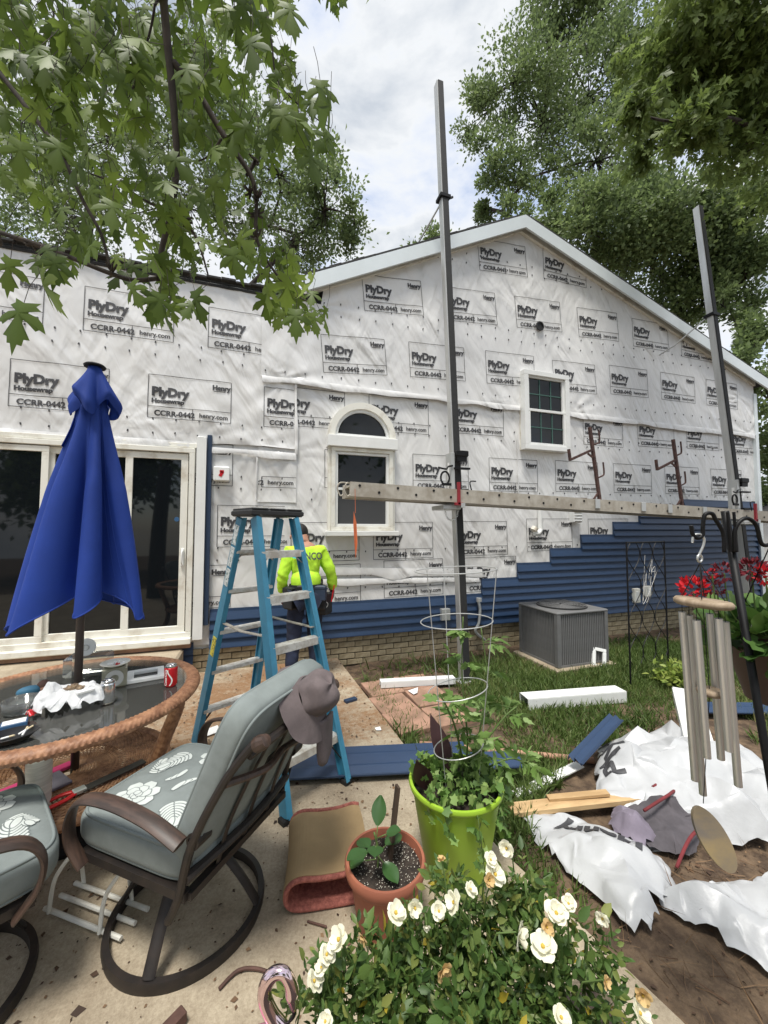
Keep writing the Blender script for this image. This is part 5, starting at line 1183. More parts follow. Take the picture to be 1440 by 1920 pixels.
# tomato plant
t_st = []; TP = []; TA = []
main = [spline([(.03, -.02, .37), (.05, -.03, .6), (.03, -.02, .9), (.05, 0, 1.18)], 6), spline([(.07, .0, .37), (.12, -.02, .62), (.17, -.02, .85), (.15, .0, 1.12)], 6), spline([(.05, 0, .45), (-.03, -.05, .7), (-.11, -.06, .86)], 6), spline([(.1, 0, .5), (.24, -.04, .68), (.34, -.02, .72)], 6), spline([(.1, 0, .42), (.26, -.06, .50), (.36, -.08, .46)], 6)]
for i, st in enumerate(main):
    t_st.append((st, [.0065*(1-.6*k/len(st)) for k in range(len(st))]))
    for p in st[4::3]:
        for q in range(2):
            az = rnd.uniform(0, 6.28); L = rnd.uniform(.07, .17)*(.7 if p.z > .8 else 1); d_ = Vector((math.cos(az), math.sin(az), rnd.uniform(-.15, .5))).normalized(); e_ = p+d_*L; t_st.append(([p, p+d_*L*.5+Vector((0, 0, .01)), e_-Vector((0, 0, .01))], .002))
            for f in (.35, .55, .75, 1.0):
                for sg in ((-1, 1) if f < 1 else (0,)):
                    s2 = d_.cross(Vector((0, 0, 1))).normalized(); TP.append(p+d_*L*f); TA.append(d_*.6+s2*sg*.8+Vector((0, 0, rnd.uniform(-.5, .1))))
TOM_V = [(0, 0, 0), (.14, .1, .02), (.24, .3, .03), (.15, .42, .02), (.2, .6, .0), (.08, .75, -.02), (0, 1, -.1), (-.08, .75, -.02), (-.2, .6, 0), (-.15, .42, .02), (-.24, .3, .03), (-.14, .1, .02), (0, .45, -.04)]; TOM_F = [(12, i, (i+1) % 12) for i in range(12)]
leafy('tomato_plant', 'leggy green tomato plant climbing inside the wire cage', 'plant', (*GP, .0), np.array([tuple(p) for p in TP]), np.array([tuple(p) for p in TA]), rs.uniform(.04, .085, len(TP)), TOM_V, TOM_F, 'tomato_leaf', t_st)

# ------------------------------------------------------------------ white rose bush in the bed (foreground)
bush = thing('rose_bush', 'leafy rose bush covered in open white blooms in front of the pots', 'rose bush', (.62, .86, -.03))
bl = Vector((.62, .86, -.03))
YAW = R(18.3); PITCH = R(2.8)
def at(px, py, dist):     # world point seen at a photo position, at a chosen distance along the view axis
    f0 = Vector((math.sin(YAW), math.cos(YAW), 0)); r0 = Vector((math.cos(YAW), -math.sin(YAW), 0)); z0 = Vector((0, 0, 1))
    f = f0*math.cos(PITCH)+z0*math.sin(PITCH); u0 = z0*math.cos(PITCH)-f0*math.sin(PITCH)
    return Vector((0, 0, 1.6))+(f+r0*(px-720)/720-u0*(py-960)/720)*dist
cl = [(600, 1880, .90, .075), (650, 1850, .93, .085), (720, 1830, .95, .085), (780, 1800, .98, .085), (850, 1790, 1.0, .085), (920, 1770, 1.02, .085), (985, 1740, 1.03, .075), (1010, 1700, 1.05, .05), (850, 1880, .9, .10), (960, 1860, .92, .10), (1050, 1830, .93, .085), (720, 1905, .88, .09), (1060, 1900, .88, .085), (840, 1660, 1.06, .035), (1130, 1890, .88, .06), (920, 1905, .86, .10), (650, 1915, .86, .08), (985, 1650, 1.06, .035), (1100, 1760, .95, .04), (790, 1745, 1.0, .05), (880, 1715, 1.02, .05), (950, 1690, 1.04, .045), (1000, 1795, .96, .08)]
P = []; A_ = []; stems = []; lift = []
for (px_c, py_c, d_, r_) in cl:
    c = at(px_c, py_c, d_); base = bl+Vector((rnd.uniform(-.12, .12), rnd.uniform(-.08, .08), 0)); mid = (c+base)/2+Vector((rnd.uniform(-.06, .06), rnd.uniform(-.06, .06), .05))
    stems.append((spline([base-bl, mid-bl, c-bl], 4), .0045))
    nsh = int(18+54*(r_/.085)**1.6)
    for k in range(nsh):
        d0 = Vector(rs.normal(size=3)); d0.normalize(); p0 = c+d0*r_*(rnd.random()**.45)*1.05-Vector((0, 0, .02)); ax = (d0+Vector((0, 0, rnd.uniform(-.3, .5)))).normalized()
        s2 = ax.cross(Vector(rs.normal(size=3))).normalized()
        for f, sg in ((1.0, 0), (.55, 1), (.55, -1), (.15, 1), (.15, -1)):
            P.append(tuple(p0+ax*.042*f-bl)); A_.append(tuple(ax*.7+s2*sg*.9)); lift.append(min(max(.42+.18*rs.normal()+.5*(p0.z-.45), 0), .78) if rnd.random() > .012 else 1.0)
P = np.array(P); A_ = np.array(A_); n = len(P)
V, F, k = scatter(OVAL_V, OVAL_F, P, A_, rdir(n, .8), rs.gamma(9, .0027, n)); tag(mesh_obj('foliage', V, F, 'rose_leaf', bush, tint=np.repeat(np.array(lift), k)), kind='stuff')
b = MB()
for pts, r_ in stems: b.tube(pts, r_, 6)
tag(b.build('stems', 'stem_green', bush, True), kind='stuff')
def rose(px_c, py_c, d_, size, m_='rose_petal', face=(-.2, -.6, .75)):
    c = at(px_c, py_c, d_-.055)-bl; size *= .84; f_ = (Vector(face)+Vector(rs.normal(size=3))*.35).normalized(); s1 = f_.orthogonal().normalized(); s2 = f_.cross(s1); b = MB()
    for ring, (np_, L, cup) in enumerate(((5, 1.0, .25), (5, .72, .75))):
        for k in range(np_):
            a = 2*math.pi*k/np_+ring*.6+rnd.uniform(-.12, .12); L2 = L*rnd.uniform(.85, 1.1); cp = cup+rnd.uniform(-.15, .2)
            def pet(u_, v_):
                w_ = .84*math.sin(math.pi*min(v_*.78+.06, 1))**.6; aa = a+(u_-.5)*w_*1.9; rr2 = size*L2*(v_*.98)*(1-.10*abs(u_-.5)*2*v_)
                hgt = size*(cp*v_*v_*.8+.10*math.sin((u_-.5)*6+k)*v_-.15*max(v_-.75, 0)*(1+math.sin(k*2)))
                return c+(s1*math.cos(aa)+s2*math.sin(aa))*rr2+f_*hgt
            b.grid(pet, 5, 6)
    o = b.build('rose_bloom', m_, bush, True)
    cb_ = MB(); cb_.lathe([(0, 0), (size*.16, .0), (size*.10, size*.18), (0, size*.2)], 8, c+f_*size*.06, f_.to_track_quat('Z', 'Y').to_matrix()); cb_.build('rose_centre', 'rose_centre', o, True)
    b2 = MB(); b2.tube([c-f_*.005, c-f_*.05-Vector((0, 0, .03)), c-f_*.07-Vector((0, 0, .09))], .002, 5); b2.build('flower_stalk', 'stem_green', o)
for (x_, y_, d_, s_) in ((742, 1712, .99, .034), (778, 1702, 1.0, .026), (852, 1692, .99, .030), (823, 1708, .97, .022), (636, 1762, .95, .034), (612, 1790, .94, .026), (588, 1840, .92, .028), (603, 1815, .93, .022), (882, 1668, 1.02, .022), (928, 1640, 1.05, .034), (950, 1590, 1.06, .026), (972, 1750, .95, .036), (1043, 1712, .95, .032), (1066, 1694, .96, .022), (1018, 1775, .92, .036), (920, 1612, 1.06, .022), (1198, 1900, .86, .030), (1052, 1908, .85, .026), (800, 1738, .96, .012), (610, 1915, .86, .022), (1130, 1722, .95, .020)): rose(x_, y_, d_, s_)
for (x_, y_, d_, s_) in ((832, 1818, .92, .026), (1025, 1738, .94, .020), (917, 1650, 1.03, .020), (682, 1758, .96, .020), (828, 1612, 1.07, .016), (1135, 1840, .88, .016), (1205, 1865, .87, .022)): rose(x_, y_, d_, s_, 'rose_old', (-.1, -.5, .3))

# ------------------------------------------------------------------ flamingo ornament
fb = at(505, 1930, .80); t = thing('flamingo', 'shiny pink metal garden flamingo with curled neck beside the rose bush', 'garden ornament', (fb.x, fb.y, -.0))
H0 = at(522, 1842, .80); o_ = Vector((fb.x, fb.y, 0)); rv = Vector((math.cos(YAW), -math.sin(YAW), 0))
def fl(x_, z_, y_=0.): return (H0-o_)+rv*x_+Vector((0, y_, z_))
nk = spline([fl(.034, -.055), fl(.030, -.030), fl(.026, -.005), fl(.012, .018), fl(-.008, .018), fl(-.024, .0), fl(-.028, -.030), fl(-.012, -.065), fl(.012, -.095), fl(.015, -.125), fl(-.02, -.15)], 6)
b = MB(); nr = [.0045+.0105*min(i/8, 1) if i < 8 else .0145-.0028*math.sin(min((i-8)/20, 1)*3.1) for i in range(len(nk))]; b.tube(nk, nr, 14); b.build('neck', 'chrome_pink', t, True)
b = MB(); b.tube(spline([fl(.034, -.050), fl(.032, -.066), fl(.022, -.078), fl(.012, -.082)], 4), [.0055-.0004*i for i in range(13)], 8); b.build('beak', 'black_metal', t, True)
b = MB(); superell(b, .095, .05, .055, .9, .9, 28, 18, fl(-.045, -.165)); b.build('body', 'flamingo_pink', t, True)
for k in range(7): b = MB(); a = R(200+22*(k-3)); p0 = fl(-.05+.01*k, -.145+.008*(k % 2), -.04); b.grid(lambda u_, v_: p0+rv*(-.08*v_*math.cos(R(10*k)))+Vector((0, -.012+.01*k*.2, .03*v_*math.sin(R(25*k))-.02*v_))+Vector((0, 0, (u_-.5)*.022*math.sin(math.pi*min(v_+.1, 1)))), 4, 7); b.build('feather', 'flamingo_pink', t, True)
for dx in (-.02, -.06): p0 = fl(dx, -.21); MB().tube([p0, Vector((p0.x, p0.y, .0))], .004, 6).build('leg', 'black_metal', t)
# loose wood pieces on the patio
t = MB().beam((0, 0, .02), (.16, .12, .025), .035, .03, bev=.003).build('wood_offcut', 'old_wood'); t.location = (-.36, 1.35, .004); tag(t, 'dark broken wood offcut on the concrete near the flamingo', 'wood offcut')
b = MB(); b.tube(spline([(0, 0, .008), (.06, .035, .012), (.13, .02, .009), (.2, -.03, .008)], 5), .006, 6); t = b.build('twig', 'old_wood'); t.location = (-.10, 1.52, .004); tag(t, 'thin curved twig lying on the concrete near the chair base', 'twig')
b = MB(); b.tube([(0, 0, .006), (.07, -.05, .01)], .004, 6); t = b.build('twig', 'old_wood'); t.location = (.22, 1.66, .004); tag(t, 'short dark twig lying in front of the folded mat', 'twig')

# ------------------------------------------------------------------ lawn: pavers, trim pieces, scraps
k_ = 0
LB = ['worn reddish paver next to the slab edge, under the white channel', 'reddish paver farthest towards the house wall', 'reddish paver in the middle of the small paver patch', 'reddish paver beside the scaffold pole foot', 'cracked looking reddish paver nearest the conduit', 'tilted reddish paver at the lawn side of the patch']
for (x_, y_, a_) in ((1.30, 3.98, 3), (1.68, 4.02, -2), (1.28, 3.60, 4), (1.67, 3.62, 1), (1.30, 3.22, 6), (1.69, 3.24, 4)):
    o = MB().box((0, 0, 0), (.37, .37, .05), bev=.006).build('paver', 'paver'); o.location = (x_, y_, -.085+rnd.uniform(-.008, .008)); o.rotation_euler = (rnd.uniform(-.02, .02), rnd.uniform(-.02, .02), R(a_)); tag(o, LB[k_], 'paver', 'pavers beside the slab'); k_ += 1
def channel(name, label, p0, p1, w_, h_, m_='white_vinyl', cat='trim channel'):
    p0 = Vector(p0); p1 = Vector(p1); t = thing(name, label, cat, p0); d = p1-p0
    b = MB(); b.beam((0, 0, h_+.004), d+Vector((0, 0, h_+.004)), w_, .006); b.build('web', m_, t)
    sd_ = d.cross(Vector((0, 0, 1))).normalized()*(w_/2)
    for sg in (-1, 1): b = MB(); b.beam(sd_*sg+Vector((0, 0, h_/2)), d+sd_*sg+Vector((0, 0, h_/2)), .006, h_); b.build('flange', m_, t)
    return t
channel('trim_channel', 'white aluminium channel lying across the reddish pavers', (1.27, 3.97, -.052), (2.08, 3.84, -.06), .09, .055)
channel('trim_channel', 'wide white aluminium channel lying on the lawn beside the trellis', (2.46, 3.16, -.09), (3.50, 3.0, -.09), .15, .10)
def scrap(name, label, m_, loc, pts, cat='scrap'):
    o = MB().add([(x_, y_, z_) for x_, y_, z_ in pts]+[(x_, y_, z_-.003) for x_, y_, z_ in pts], [tuple(range(len(pts))), tuple(range(2*len(pts)-1, len(pts)-1, -1))]+[(i, i+len(pts), (i+1) % len(pts)+len(pts), (i+1) % len(pts)) for i in range(len(pts))]).build(name, m_); o.location = loc; tag(o, label, cat); return o
scrap('paper_scrap', 'torn white scrap in front of the channel on the pavers', 'print_white', (1.5, 3.75, -.05), [(0, 0, .01), (.12, .02, .02), (.07, -.08, .012), (.02, -.1, .01)])
scrap('paper_scrap', 'white paper scrap on the muddy slab beside the ladder', 'print_white', (-.42, 3.42, .006), [(0, 0, .005), (.14, .06, .01), (.17, -.05, .012), (.05, -.1, .006)])
scrap('paper_scrap', 'small white scrap on the slab edge near the blue siding', 'print_white', (.93, 3.05, .006), [(0, 0, .003), (.045, .0, .006), (.04, -.05, .004), (.0, -.04, .003)])
scrap('paper_scrap', 'tiny white scrap between the ladder and the slab edge', 'print_white', (.62, 3.12, .006), [(0, 0, .003), (.035, .01, .006), (.02, -.04, .004)])
t = thing('square_frame', 'white square plastic trim frame propped against the air conditioner', 'frame', (4.02, 3.74, -.09), R(-20)); t.rotation_euler = (R(-18), R(12), R(-20))
for (cx_, cz_, sx_, sz_) in ((0, .02, .17, .04), (0, .22, .17, .04), (-.065, .12, .04, .16), (.065, .12, .04, .16)): MB().box((cx_, 0, cz_), (sx_, .025, sz_), bev=.004).build('frame_side', 'white_vinyl', t)
# blue vinyl siding panels on the slab
def loose_panel(label, p0, p1, w_, curl=.0):
    p0 = Vector(p0); p1 = Vector(p1); t = thing('siding_offcut', label, 'siding panel', p0); d = p1-p0; sd_ = d.cross(Vector((0, 0, 1))).normalized()
    pr = [(0, .004), (.04, .034), (.46, .008), (.47, .038), (.53, .036), (.95, .008), (1, .026)]; V = []; F = []
    for f in (0, .33, .66, 1):
        for (s_, z_) in pr: V.append(d*f+sd_*(s_-.5)*w_+Vector((0, 0, z_+curl*abs(f-.5)*.1)))
    for i in range(3):
        for j in range(6): F.append((i*7+j, (i+1)*7+j, (i+1)*7+j+1, i*7+j+1))
    o = MB().add(V, F).build('panel', 'siding_blue', t); m_ = o.modifiers.new('s', 'SOLIDIFY'); m_.thickness = .003
    b = MB(); b.beam(sd_*(w_*.47)+Vector((0, 0, .022)), d+sd_*(w_*.47)+Vector((0, 0, .022)), .02, .003); b.build('nail_hem', 'siding_navy', t); return t
loose_panel('long blue siding panel lying across the slab by the ladder feet', (-.70, 3.02, .006), (1.45, 2.50, .008), .20)
loose_panel('second blue siding panel lying just behind the lime green pot', (.05, 2.66, .030), (1.72, 2.26, .030), .17)
loose_panel('short blue siding offcut near the wicker table', (-.72, 3.02, .028), (-.30, 2.72, .03), .24)
loose_panel('narrow blue siding strip lying on the white wrap heap', (2.10, 2.17, .0), (2.65, 2.32, .14), .10)
loose_panel('pale blue siding strip on the lawn beyond the geranium basket', (3.9, 2.55, -.06), (5.2, 2.05, -.05), .2)
o = MB().box((0, 0, .012), (.12, .05, .024), Matrix.Rotation(.3, 3, 'Z'), bev=.003).build('siding_offcut', 'siding_navy'); o.location = (.86, 3.6, .002); tag(o, 'tiny navy siding offcut on the muddy slab near the worker', 'siding panel')
# conduit, strips, boards
b = MB(); b.tube([(0, 0, .022), (1.12, -.60, .022)], .022, 12); o = b.build('conduit_pipe', 'conduit', smooth=True); o.location = (1.24, 2.86, -.095); tag(o, 'long tan pipe lying on the lawn from the slab edge to the wrap heap', 'pipe')
b = MB(); b.beam((0, 0, .012), (.62, .10, .03), .07, .008); o = b.build('trim_strip', 'white_vinyl'); o.location = (1.58, 2.13, -.085); tag(o, 'flat white trim strip leading to the blue strip on the heap', 'trim strip')
t = thing('wood_board', 'split raw wood board lying half under the white wrap', 'board', (1.45, 2.0, -.07), R(-12)); b = MB(); b.beam((0, 0, .02), (.95, -.02, .06), .09, .025, bev=.003); b.build('plank', 'new_wood', t); b = MB(); b.beam((.25, .03, .05), (.62, .0, .075), .045, .015); b.build('splinter', 'new_wood', t)
# crumpled housewrap heaps
gb = lambda x, y: ground_h(np.asarray(x), np.asarray(y))
def heap(label, pts, h, seed, prints=(), cell=.078, **k):
    o = film('wrap_heap', 'wrap_scrap', None, pts, h, seed, cell, gb); tag(o, label, 'plastic sheet'); me = o.data
    bv = BVHTree.FromPolygons([v.co.copy() for v in me.vertices], [tuple(p.vertices) for p in me.polygons])
    for (txt, x_, y_, size, ang, bold) in prints:
        V, F = text_mesh(txt, size, bold, 1, 3); ca, sa = math.cos(R(ang)), math.sin(R(ang)); out = []; ok = []
        for (a_, b_) in V:
            X = x_+a_*ca-b_*sa; Y = y_+a_*sa+b_*ca; hit = bv.ray_cast(Vector((X, Y, 2)), Vector((0, 0, -1)))[0]; ok.append(hit is not None); out.append((X, Y, (hit.z if hit else 0)+.006))
        F = [f for f in F if all(ok[i] for i in f)]
        if F: mesh_obj('printed_lettering', out, F, 'print_ink', o)
    return o
G_ = lambda px_, py_: (lambda d: (d.x, d.y))(Vector((0, 0, 1.6))+(at(px_, py_, 1)-Vector((0, 0, 1.6)))*((1.6+.06)/(1.6-at(px_, py_, 1).z)))
heap('large crumpled white housewrap heap behind the wind chimes, bold logo fragment showing', [G_(1108, 1500), G_(1115, 1400), G_(1190, 1395), G_(1245, 1375), G_(1290, 1400), G_(1360, 1420), G_(1440, 1450), G_(1520, 1500), G_(1520, 1600), G_(1400, 1590), G_(1290, 1570), G_(1200, 1540)], .30, 3, [('PlyDry', 2.28, 1.93, .17, 62, .006)], res=90, flat_edge=.6)
heap('crumpled white housewrap sheet with upside down Henry lettering near the rose bush', [G_(972, 1520), G_(1060, 1520), G_(1130, 1545), G_(1200, 1570), G_(1262, 1625), G_(1282, 1690), G_(1240, 1760), G_(1205, 1772), G_(1140, 1720), G_(1070, 1650), G_(1000, 1580)], .24, 8, [('Henry', 1.90, 1.52, .16, 128, .007)], res=90, flat_edge=.75)
heap('crumpled white housewrap sheet running past the shepherd hook pole', [G_(1215, 1680), G_(1290, 1645), G_(1380, 1640), G_(1480, 1640), G_(1600, 1700), G_(1600, 1900), G_(1460, 1860), G_(1400, 1800), G_(1330, 1770), G_(1270, 1730)], .21, 14, [('D', 1.98, 1.30, .16, 60, .004)], res=80, flat_edge=.7)
heap('narrow twisted white wrap strip between the two larger heaps', [G_(1130, 1560), G_(1190, 1545), G_(1300, 1565), G_(1315, 1600), G_(1260, 1590), G_(1190, 1590)], .10, 21, cell=.05)
# white channel in the heap
channel('trim_channel', 'long white channel sticking out of the wrap heap behind the hook pole', (2.75, 1.75, .02), (3.45, 2.35, .20), .16, .06)
# cloth tool bag
t = thing('tool_bag', 'grey and maroon cloth tool bag slumped among the white wrap', 'bag', (2.16, 1.62, -.08), R(20))
film('bag_body', 'grey_cloth', t, [(-.22, -.14), (.1, -.2), (.34, -.1), (.32, .14), (.0, .2), (-.2, .14)], .16, 31, .06)
film('bag_lining', 'lilac_cloth', t, [(-.30, .0), (-.1, -.05), (.05, .1), (-.05, .24), (-.25, .2)], .18, 37, .05)
for (p_) in ([(-.24, -.13, .03), (-.1, -.15, .11), (.1, -.17, .11), (.3, -.13, .03)], [(-.1, .05, .14), (.1, .0, .16), (.3, .0, .11), (.38, -.05, .03)], [(.2, .1, .12), (.34, .06, .12), (.42, -.05, .04)]): b = MB(); b.tube(spline(p_, 6), .008, 8); b.build('red_trim', 'bag_red', t, True)

# ------------------------------------------------------------------ air conditioner
t = thing('air_conditioner', 'grey outdoor air conditioner unit standing by the house foundation', 'air conditioner', (3.84, 4.14, -.10))
MB().box((0, 0, .02), (.92, .82, .06), bev=.01).build('pad', 'concrete', t)
MB().box((0, 0, .365), (.70, .62, .61)).build('cabinet_core', 'ac_dark', t)
s_ = None
for sidei in range(4):
    n_ = 26 if sidei % 2 == 0 else 24; L = .74 if sidei % 2 == 0 else .66
    for k in range(n_):
        u_ = -L/2+L*(k+.5)/n_; z = .375
        c_ = {0: (u_, -.335, z), 1: (.375, u_, z), 2: (u_, .335, z), 3: (-.375, u_, z)}[sidei]
        if sidei == 2: continue
        if s_ is None: s_ = MB().box((0, 0, 0), (.017, .014, .60), bev=.003).build('louvre_bar', 'ac_grey', t); q_ = s_
        else: q_ = s_.copy(); COL.objects.link(q_)
        q_.location = c_; q_.rotation_euler = (0, 0, 0 if sidei % 2 == 0 else R(90))
for sx in (-1, 1):
    for sy in (-1, 1): MB().box((sx*.372, sy*.332, .37), (.05, .05, .64), bev=.012).build('corner_post', 'ac_grey', t)
b = MB(); b.box((0, 0, .695), (.80, .72, .035), bev=.012); b.build('lid', 'ac_grey', t); MB().box((0, 0, .06), (.78, .70, .03)).build('base_pan', 'ac_grey', t)
b = MB(); b.lathe([(.0, .0), (.30, 0), (.31, .006), (.31, .014), (.29, .012), (0, .012)], 40, (0, 0, .712)); b.build('fan_opening', 'ac_dark', t)
b = MB()
for r_ in np.arange(.06, .31, .035): b.tube([(r_*math.cos(a), r_*math.sin(a), .735) for a in np.linspace(0, 6.283, 41)[:-1]], .003, 5, closed=True)
for k in range(8): b.tube([(.03*math.cos(k*.785), .03*math.sin(k*.785), .736), (.31*math.cos(k*.785), .31*math.sin(k*.785), .735)], .004, 5)
b.build('fan_guard', 'ac_grey', t)
for k in range(3): b = MB(); a = k*2.094; b.grid(lambda u_, v_: (.26*v_*math.cos(a+u_*.9-.2), .26*v_*math.sin(a+u_*.9-.2), .7265+.004*u_), 6, 5); b.build('fan_blade', 'ac_grey', t)

# ------------------------------------------------------------------ black trellis
t = thing('trellis', 'tall black wire trellis with interlaced loops standing on the lawn', 'trellis', (3.88, 3.20, -.12), R(10))
Wt, Ht = .78, 1.60
for x_ in (0, Wt): MB().tube([(x_, 0, -.05), (x_, 0, Ht)], .009, 8).build('post', 'black_metal', t)
MB().tube([(0, 0, Ht-.01), (Wt, 0, Ht-.01)], .008, 8).build('top_bar', 'black_metal', t)
for c_ in range(3):
    for sg in (-1, 1):
        b = MB(); cx_ = Wt*(c_+.5)/3; b.tube([(cx_+sg*Wt/6*math.cos(z*8.6+(0 if sg > 0 else 0)), .004*sg, z) for z in np.linspace(.25, Ht-.02, 50)], .0045, 6); b.build('curved_wire', 'black_metal', t)
b = MB(); pts = [(Wt*(.3+.5*rnd.random()), -.015+.03*rnd.random(), Ht*(.55+.42*rnd.random())) for _ in range(14)]; b.tube(spline(pts, 6), .0018, 5); b.build('tangled_twine', 'towel_white', t)

# ------------------------------------------------------------------ shepherd hook, wind chime, geranium basket
top = Vector((1.235, .715, 1.655)); base = Vector((1.44, .64, -.12))
t = thing('shepherd_hook', 'black double shepherd hook pole with two curved arms', 'plant hook', base)
dv = top-base
MB().tube([(0, 0, 0), dv], .0095, 12).build('pole', 'black_metal', t, True)
def arm(pts, name): 
    b = MB(); b.tube(spline([Vector(p)-base for p in pts], 7), .0052, 10); return b.build(name, 'black_metal', t, True)
DP = 1.05
arm([at(1358, 1035, DP), at(1356, 1000, DP), at(1342, 975, DP), at(1335, 963, DP), at(1322, 965, DP), at(1318, 985, DP), at(1317, 1003, DP), at(1308, 1009, DP), at(1299, 1002, DP), at(1296, 985, DP)], 'hook_arm')
arm([at(1378, 1035, DP), at(1378, 995, DP), at(1388, 977, DP), at(1402, 972, DP), at(1418, 985, DP), at(1427, 1018, DP), at(1440, 1022, DP), at(1450, 1015, DP)], 'hook_arm')
b = MB()
for (x_, y_) in ((1364, 1020), (1376, 1020)): b.beam(at(x_, 960, DP)-base, at(x_+6, 1035, DP)-base, .006, .006)
b.build('clamp_bar', 'black_metal', t)
hk = at(1306, 1006, DP); cz = at(1318, 1130, DP)
t = thing('wind_chime', 'large wind chime with six metal tubes and round wooden top', 'wind chime', cz)
b = MB(); Q = [at(1298, 1018, DP), at(1301, 1004, DP), at(1313, 1002, DP), at(1320, 1010, DP), at(1319, 1022, DP), at(1312, 1038, DP), at(1309, 1046, DP)]; b.tube(spline([p-cz for p in Q], 6), .0032, 8); b.build('s_hook', 'steel_wire', t, True)
rg = at(1312, 1047, DP)-cz; b = MB(); b.tube([rg+Vector((.009*math.cos(a), 0, .010*math.sin(a))) for a in np.linspace(0, 6.283, 21)[:-1]], .0028, 6, closed=True); b.build('ring', 'steel_wire', t, True)
RT = Matrix.Rotation(R(4), 3, Vector((.3, .95, 0)))
b = MB(); b.lathe([(0, -.010), (.058, -.010), (.065, -.005), (.066, .003), (.061, .009), (0, .010)], 48, (0, 0, 0), RT); autosmooth(b.build('top_disc', 'chime_wood', t), 50)
kn = rg+Vector((0, 0, -.014))
for k in range(4): a = k*1.571+.5; MB().tube([kn, RT @ Vector((.045*math.cos(a), .045*math.sin(a), .012))], .0014, 5).build('cord', 'cord_black', t)
for k in range(6):
    a = k*1.047+.25; p_ = RT @ Vector((.046*math.cos(a), .046*math.sin(a), -.010)); L = (.40, .50, .46, .36, .34, .43)[k]; zt = p_.z-.022-.012*(k % 2)
    # tube hangs slightly swung
    sw_ = Vector((.018, .0, 0)); b = MB(); top_ = Vector((p_.x, p_.y, zt)); bot_ = top_+Vector((0.025*L/.45, 0, -L)); dd = (bot_-top_).normalized(); M = dd.to_track_quat('-Z', 'Y').to_matrix()
    b.lathe([(.0075, 0), (.009, 0), (.009, -L), (.0075, -L)], 24, top_, M, closed=True); autosmooth(b.build('chime_tube', 'chime_metal', t), 60)
    MB().tube([p_, top_+Vector((0, 0, -.01))], .001, 4).build('cord', 'cord_black', t)
b = MB(); b.lathe([(0, -.008), (.026, -.008), (.03, 0), (.026, .008), (0, .008)], 24, (.012, 0, -.24)); b.build('striker', 'chime_wood', t, True)
sl = at(1338, 1572, DP)-cz; MB().tube([(0, 0, -.012), (.012, 0, -.24), sl+Vector((-.035, 0, .10))], .0011, 5).build('cord', 'cord_black', t)
b = MB(); MS = Matrix.Rotation(R(-18.3), 3, 'Z') @ Matrix.Rotation(R(-24), 3, 'Y') @ Matrix.Rotation(R(-14), 3, 'X') @ Matrix.Diagonal((.036, 1, .080)); b.lathe([(0, -.005), (1, -.005), (1, .005), (0, .005)], 40, (0, 0, 0), MS @ Matrix.Rotation(R(90), 3, 'X')); o = b.build('wind_sail', 'sail_wood', t); o.location = sl
# geranium hanging basket
gc = at(1452, 1215, 1.12); t = thing('geranium_basket', 'hanging basket of red geraniums on the black hook', 'hanging basket', gc)
b = MB(); b.lathe([(0, -.15), (.07, -.15), (.095, -.06), (.115, .0), (.12, .004), (.112, .006), (.09, -.02), (0, -.02)], 36); autosmooth(b.build('basket', 'pot_brown', t), 50)
for k in range(3): a = k*2.094+.4; MB().tube([(.115*math.cos(a), .115*math.sin(a), 0), at(1446, 1018, 1.07)-gc], .0016, 5).build('hanger_wire', 'black_metal', t)
ROUND_V = [(0, .1, .0)]+[(.5*math.cos(a)*(1+.07*math.cos(7*a)), .45+.5*math.sin(a)*(1+.07*math.cos(7*a)), .10+.05*math.cos(5*a)) for a in np.linspace(-1.35, 4.49, 16)]; ROUND_F = [(0, i, i+1) for i in range(1, 16)]
n = 190; d_ = rdir(n, .35); d_[:, 2] = np.abs(d_[:, 2])*.9-.25; d_ /= np.linalg.norm(d_, axis=1, keepdims=True); P = d_*rs.uniform(.07, .15, n)[:, None]*np.array([1.0, 1.0, .75])+np.array([0, 0, .02])
V, F, k = scatter(ROUND_V, ROUND_F, P, d_+rdir(n)*.5, rdir(n, 1.2), rs.uniform(.04, .075, n)); tag(mesh_obj('foliage', V, F, 'geranium', t, tint=np.repeat(rs.rand(n), k)), kind='stuff')
def umbel(p_, m_, size, n_, stalk=True):
    p_ = p_-gc; d_ = rdir(n_, .3); P = np.array(p_)+d_*size*.55; V, F, k = scatter(OVAL_V, OVAL_F, P, d_+rdir(n_)*.6, rdir(n_), rs.uniform(.3, .55, n_)*size*1.1); o = mesh_obj('flower_head', V, F, m_, t); tag(o, kind='stuff')
    if stalk: MB().tube(spline([Vector((p_.x*.4, p_.y*.4, .03)), Vector((p_.x*.9, p_.y*.9, p_.z*.5)), p_], 4), .002, 5).build('flower_stalk', 'stem_green', t)
for (x_, y_, d_, s_, m_, n_) in ((1300, 1108, 1.12, .030, 'petal_red', 60), (1330, 1102, 1.13, .026, 'petal_dark', 46), (1335, 1077, 1.10, .013, 'petal_red', 16), (1358, 1075, 1.12, .026, 'petal_dark', 50), (1410, 1072, 1.12, .03, 'petal_dark', 60), (1436, 1082, 1.10, .026, 'petal_red', 50), (1345, 1110, 1.12, .016, 'petal_dark', 22)): umbel(at(x_, y_, d_), m_, s_*1.35, int(n_*1.5))
